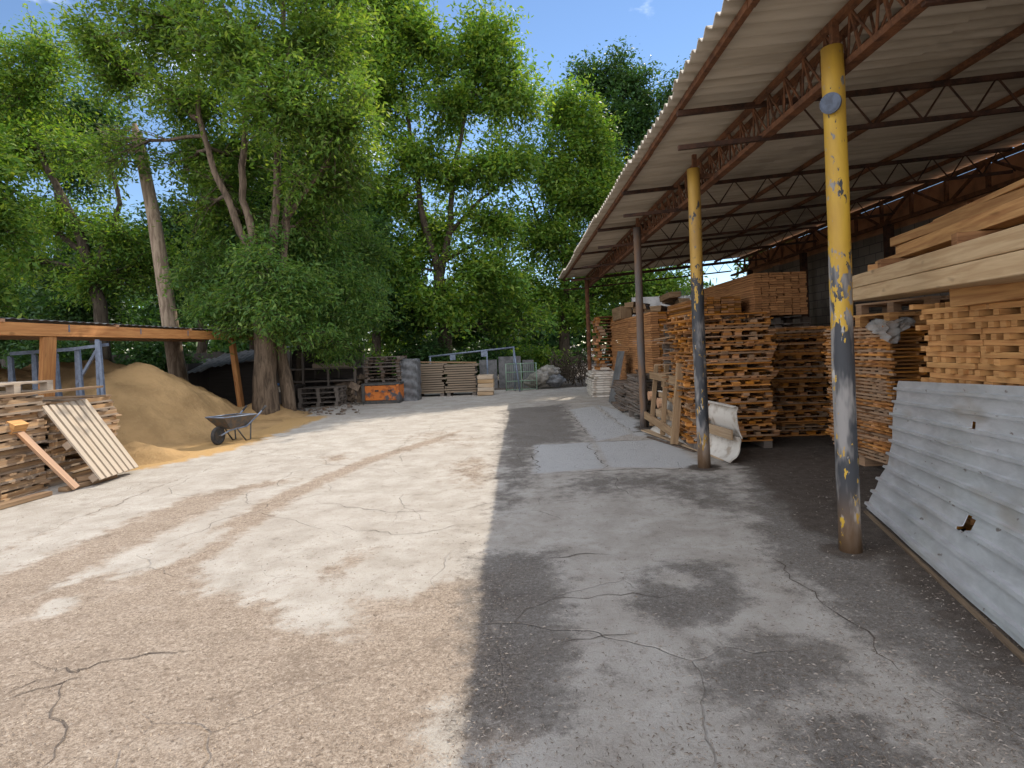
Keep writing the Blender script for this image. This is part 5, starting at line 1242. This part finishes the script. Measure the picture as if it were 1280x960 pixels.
tree('left_bush', 'bright green boughs reaching in from the left picture edge', Vector((P(-60, 480, Y1b).x, Y1b + 2, 0)),
     [[(Vector((P(-60, 480, Y1b).x, Y1b + 2, 0)), 0.12), (P(-50, 350, Y1b + 1), 0.08), (P(-20, 260, Y1b), 0.04)]],
     [LB(-8, 280, 36, 50, Y1b, None, .7), LB(-30, 360, 40, 40, Y1b), LB(-30, 200, 35, 50, Y1b, None, .8)], 2600, M['leaf_green'], M['bark'], 0.15, 0.36, 4, twigs=22)
# middle tree
Y2 = 24.5; X2 = P(556, 460, Y2).x
tree('middle_tree', 'tall tree with a dark forked trunk in the middle behind the plank stacks', Vector((X2, Y2, 0)),
     [[(Vector((X2, Y2, 0)), 0.36), (P(556, 400, Y2), 0.28), (P(548, 340, Y2), 0.23)], [(P(548, 345, Y2), 0.17), (P(533, 290, Y2), 0.14), (P(522, 220, Y2), 0.11), (P(508, 140, Y2), 0.08), (P(500, 60, Y2), 0.04)],
      [(P(549, 350, Y2), 0.18), (P(562, 290, Y2), 0.14), (P(566, 220, Y2), 0.10), (P(580, 150, Y2), 0.07), (P(600, 70, Y2), 0.03)], [(P(563, 290, Y2), 0.10), (P(600, 250, Y2), 0.07), (P(640, 220, Y2), 0.04)], [(P(524, 230, Y2), 0.07), (P(480, 180, Y2), 0.05), (P(440, 110, Y2), 0.03)], [(P(551, 330, Y2), 0.10), (P(600, 300, Y2), 0.06), (P(650, 285, Y2), 0.03)]],
     [LB(520, 55, 52, 45, Y2), LB(600, 70, 50, 48, Y2), LB(640, 120, 42, 50, Y2), LB(560, 130, 55, 45, Y2, None, .7), LB(480, 130, 50, 55, Y2, None, .8), LB(630, 200, 45, 38, Y2, None, .8), LB(520, 200, 50, 38, Y2, None, .55), LB(580, 220, 55, 36, Y2, None, .6), LB(480, 250, 45, 45, Y2, None, .8), LB(620, 280, 50, 36, Y2, None, .8),
      LB(545, 290, 60, 40, Y2 + 1, None, .6), LB(490, 330, 45, 45, Y2), LB(610, 345, 50, 40, Y2), LB(550, 385, 60, 36, Y2 - .5, None, .9), LB(490, 405, 40, 32, Y2), LB(455, 70, 45, 55, Y2), LB(480, 10, 50, 35, Y2), LB(655, 400, 40, 26, Y2, None, .7)],
     25000, M['leaf_green'], M['bark_dark'], 0.21, 0.42, 5, twigs=40, spread=0.42)
# right-hand trees by the shed
Y3 = 28.0; X3 = P(705, 460, Y3).x
tree('right_tree', 'bright green tree in front of a darker one beside the shed roof', Vector((X3, Y3, 0)),
     [[(Vector((X3, Y3, 0)), 0.3), (P(706, 380, Y3), 0.22), (P(704, 280, Y3), 0.16), (P(712, 190, Y3), 0.09), (P(715, 120, Y3), 0.03)], [(P(705, 300, Y3), 0.1), (P(745, 230, Y3), 0.06), (P(760, 180, Y3), 0.03)], [(P(705, 330, Y3), 0.1), (P(670, 270, Y3), 0.06), (P(655, 220, Y3), 0.03)]],
     [LB(712, 145, 36, 40, Y3), LB(740, 195, 36, 45, Y3), LB(685, 215, 36, 46, Y3), LB(725, 250, 45, 38, Y3), LB(765, 260, 34, 45, Y3), LB(680, 300, 42, 38, Y3), LB(735, 325, 48, 38, Y3), LB(680, 370, 40, 30, Y3, None, .8), LB(730, 390, 40, 28, Y3, None, .8), LB(780, 350, 40, 40, Y3), LB(830, 360, 40, 40, Y3 + 1)],
     17500, M['leaf_green'], M['bark_dark'], 0.21, 0.42, 6, twigs=36, spread=0.42)
Y4 = 34.0; X4 = P(790, 460, Y4).x
tree('dark_tree', 'taller darker tree showing over the edge of the shed roof', Vector((X4, Y4, 0)),
     [[(Vector((X4, Y4, 0)), 0.35), (P(790, 300, Y4), 0.22), (P(785, 180, Y4), 0.1), (P(775, 90, Y4), 0.03)], [(P(788, 220, Y4), 0.1), (P(830, 150, Y4), 0.05), (P(850, 115, Y4), 0.02)]],
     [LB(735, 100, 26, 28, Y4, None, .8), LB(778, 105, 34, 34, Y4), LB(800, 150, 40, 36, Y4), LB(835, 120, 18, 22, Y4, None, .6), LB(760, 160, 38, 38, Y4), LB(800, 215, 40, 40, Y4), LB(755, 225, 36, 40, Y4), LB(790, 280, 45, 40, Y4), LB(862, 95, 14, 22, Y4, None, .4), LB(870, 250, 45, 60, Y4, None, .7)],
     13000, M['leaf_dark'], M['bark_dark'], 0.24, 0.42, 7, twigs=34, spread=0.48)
# background trees closing the view
bgs = [(70, 28, 190, 85, 120, 'tall pale tree far behind the sparse tree at the left edge'), (470, 23.5, 340, 60, 90, 'dark bushy tree between the feathery tree and the middle tree'), (250, 24, 290, 85, 130, 'dark tree filling the gap behind the large tree'), (120, 25, 350, 90, 80, 'dark low tree behind the board fence on the left'), (20, 27, 380, 80, 60, 'dark low tree behind the pale wall at the far left'),
       (395, 26, 240, 70, 110, 'dark tree seen between the stems of the large tree'), (610, 30, 390, 60, 45, 'shadowy tree low behind the pipe frame'), (320, 27, 270, 80, 120, 'dark tree deep behind the large trunk')]
for j, (px_, Y_, py_, rx_, ry_, lb) in enumerate(bgs):
    X_ = P(px_, 460, Y_).x; lo = []
    rr = random.Random(70 + j)
    for i in range(7): lo.append(LB(px_ + rr.uniform(-.7, .7) * rx_, py_ + rr.uniform(-.75, .75) * ry_, rx_ * .5, ry_ * .42, Y_ + rr.uniform(-1, 1)))
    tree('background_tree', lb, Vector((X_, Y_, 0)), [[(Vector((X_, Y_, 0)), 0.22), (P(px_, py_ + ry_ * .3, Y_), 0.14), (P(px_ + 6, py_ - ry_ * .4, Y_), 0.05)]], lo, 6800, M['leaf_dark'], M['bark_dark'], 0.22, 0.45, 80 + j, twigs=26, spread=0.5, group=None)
# bushes along the far boundary
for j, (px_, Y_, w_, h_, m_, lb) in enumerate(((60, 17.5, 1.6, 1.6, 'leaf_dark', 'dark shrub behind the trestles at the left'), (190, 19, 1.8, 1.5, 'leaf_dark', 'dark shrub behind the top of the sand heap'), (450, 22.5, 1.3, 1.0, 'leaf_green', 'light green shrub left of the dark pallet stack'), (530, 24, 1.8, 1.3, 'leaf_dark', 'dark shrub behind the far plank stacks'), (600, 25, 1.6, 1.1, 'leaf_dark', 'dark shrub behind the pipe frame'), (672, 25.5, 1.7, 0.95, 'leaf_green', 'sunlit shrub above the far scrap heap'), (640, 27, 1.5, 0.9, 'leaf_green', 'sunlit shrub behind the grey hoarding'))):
    X_ = P(px_, 460, Y_).x; c = Vector((X_, Y_, h_))
    tree('shrub', lb, Vector((X_, Y_, 0)), [[(Vector((X_, Y_, 0)), 0.05), (Vector((X_ + .1, Y_, h_ * .6)), 0.03), (Vector((X_, Y_, h_ * 1.2)), 0.015)]],
         [(c + Vector((dx * w_ * .5, 0, dz * h_ * .4)), (w_ * .5, w_ * .45, h_ * .5), 1.0) for dx, dz in ((-1, -.6), (0, .3), (1, -.4), (.2, -1))], 1900, M[m_], M['bark_dark'], 0.15, 0.42, 120 + j, twigs=20, spread=0.25, cat='shrub')
# distant wood beyond the yard
rng = np.random.default_rng(5); n = 52000
xs = rng.uniform(-70, 50, n); ys = rng.uniform(48, 58, n); hm = 7.0 + 2.2 * np.sin(xs * 0.31) + 1.6 * np.sin(xs * 0.83 + 1)
gap = np.exp(-((xs - 1.0) / 3.5) ** 2); hm = hm * (1 - 0.55 * gap)
zs = hm * rng.random(n) ** 0.8 + rng.normal(size=n) * 0.3
cen = np.stack([xs, ys, np.maximum(zs, 0.2)], 1)
wd = leaf_object('distant_wood', leaf_mesh(cen, np.zeros((n, 3)), 0.75, 0.5, rng), M['leaf_dark'], None)
tag(wd, 'far line of woodland closing the view beyond the yard', 'woodland', kind='stuff')
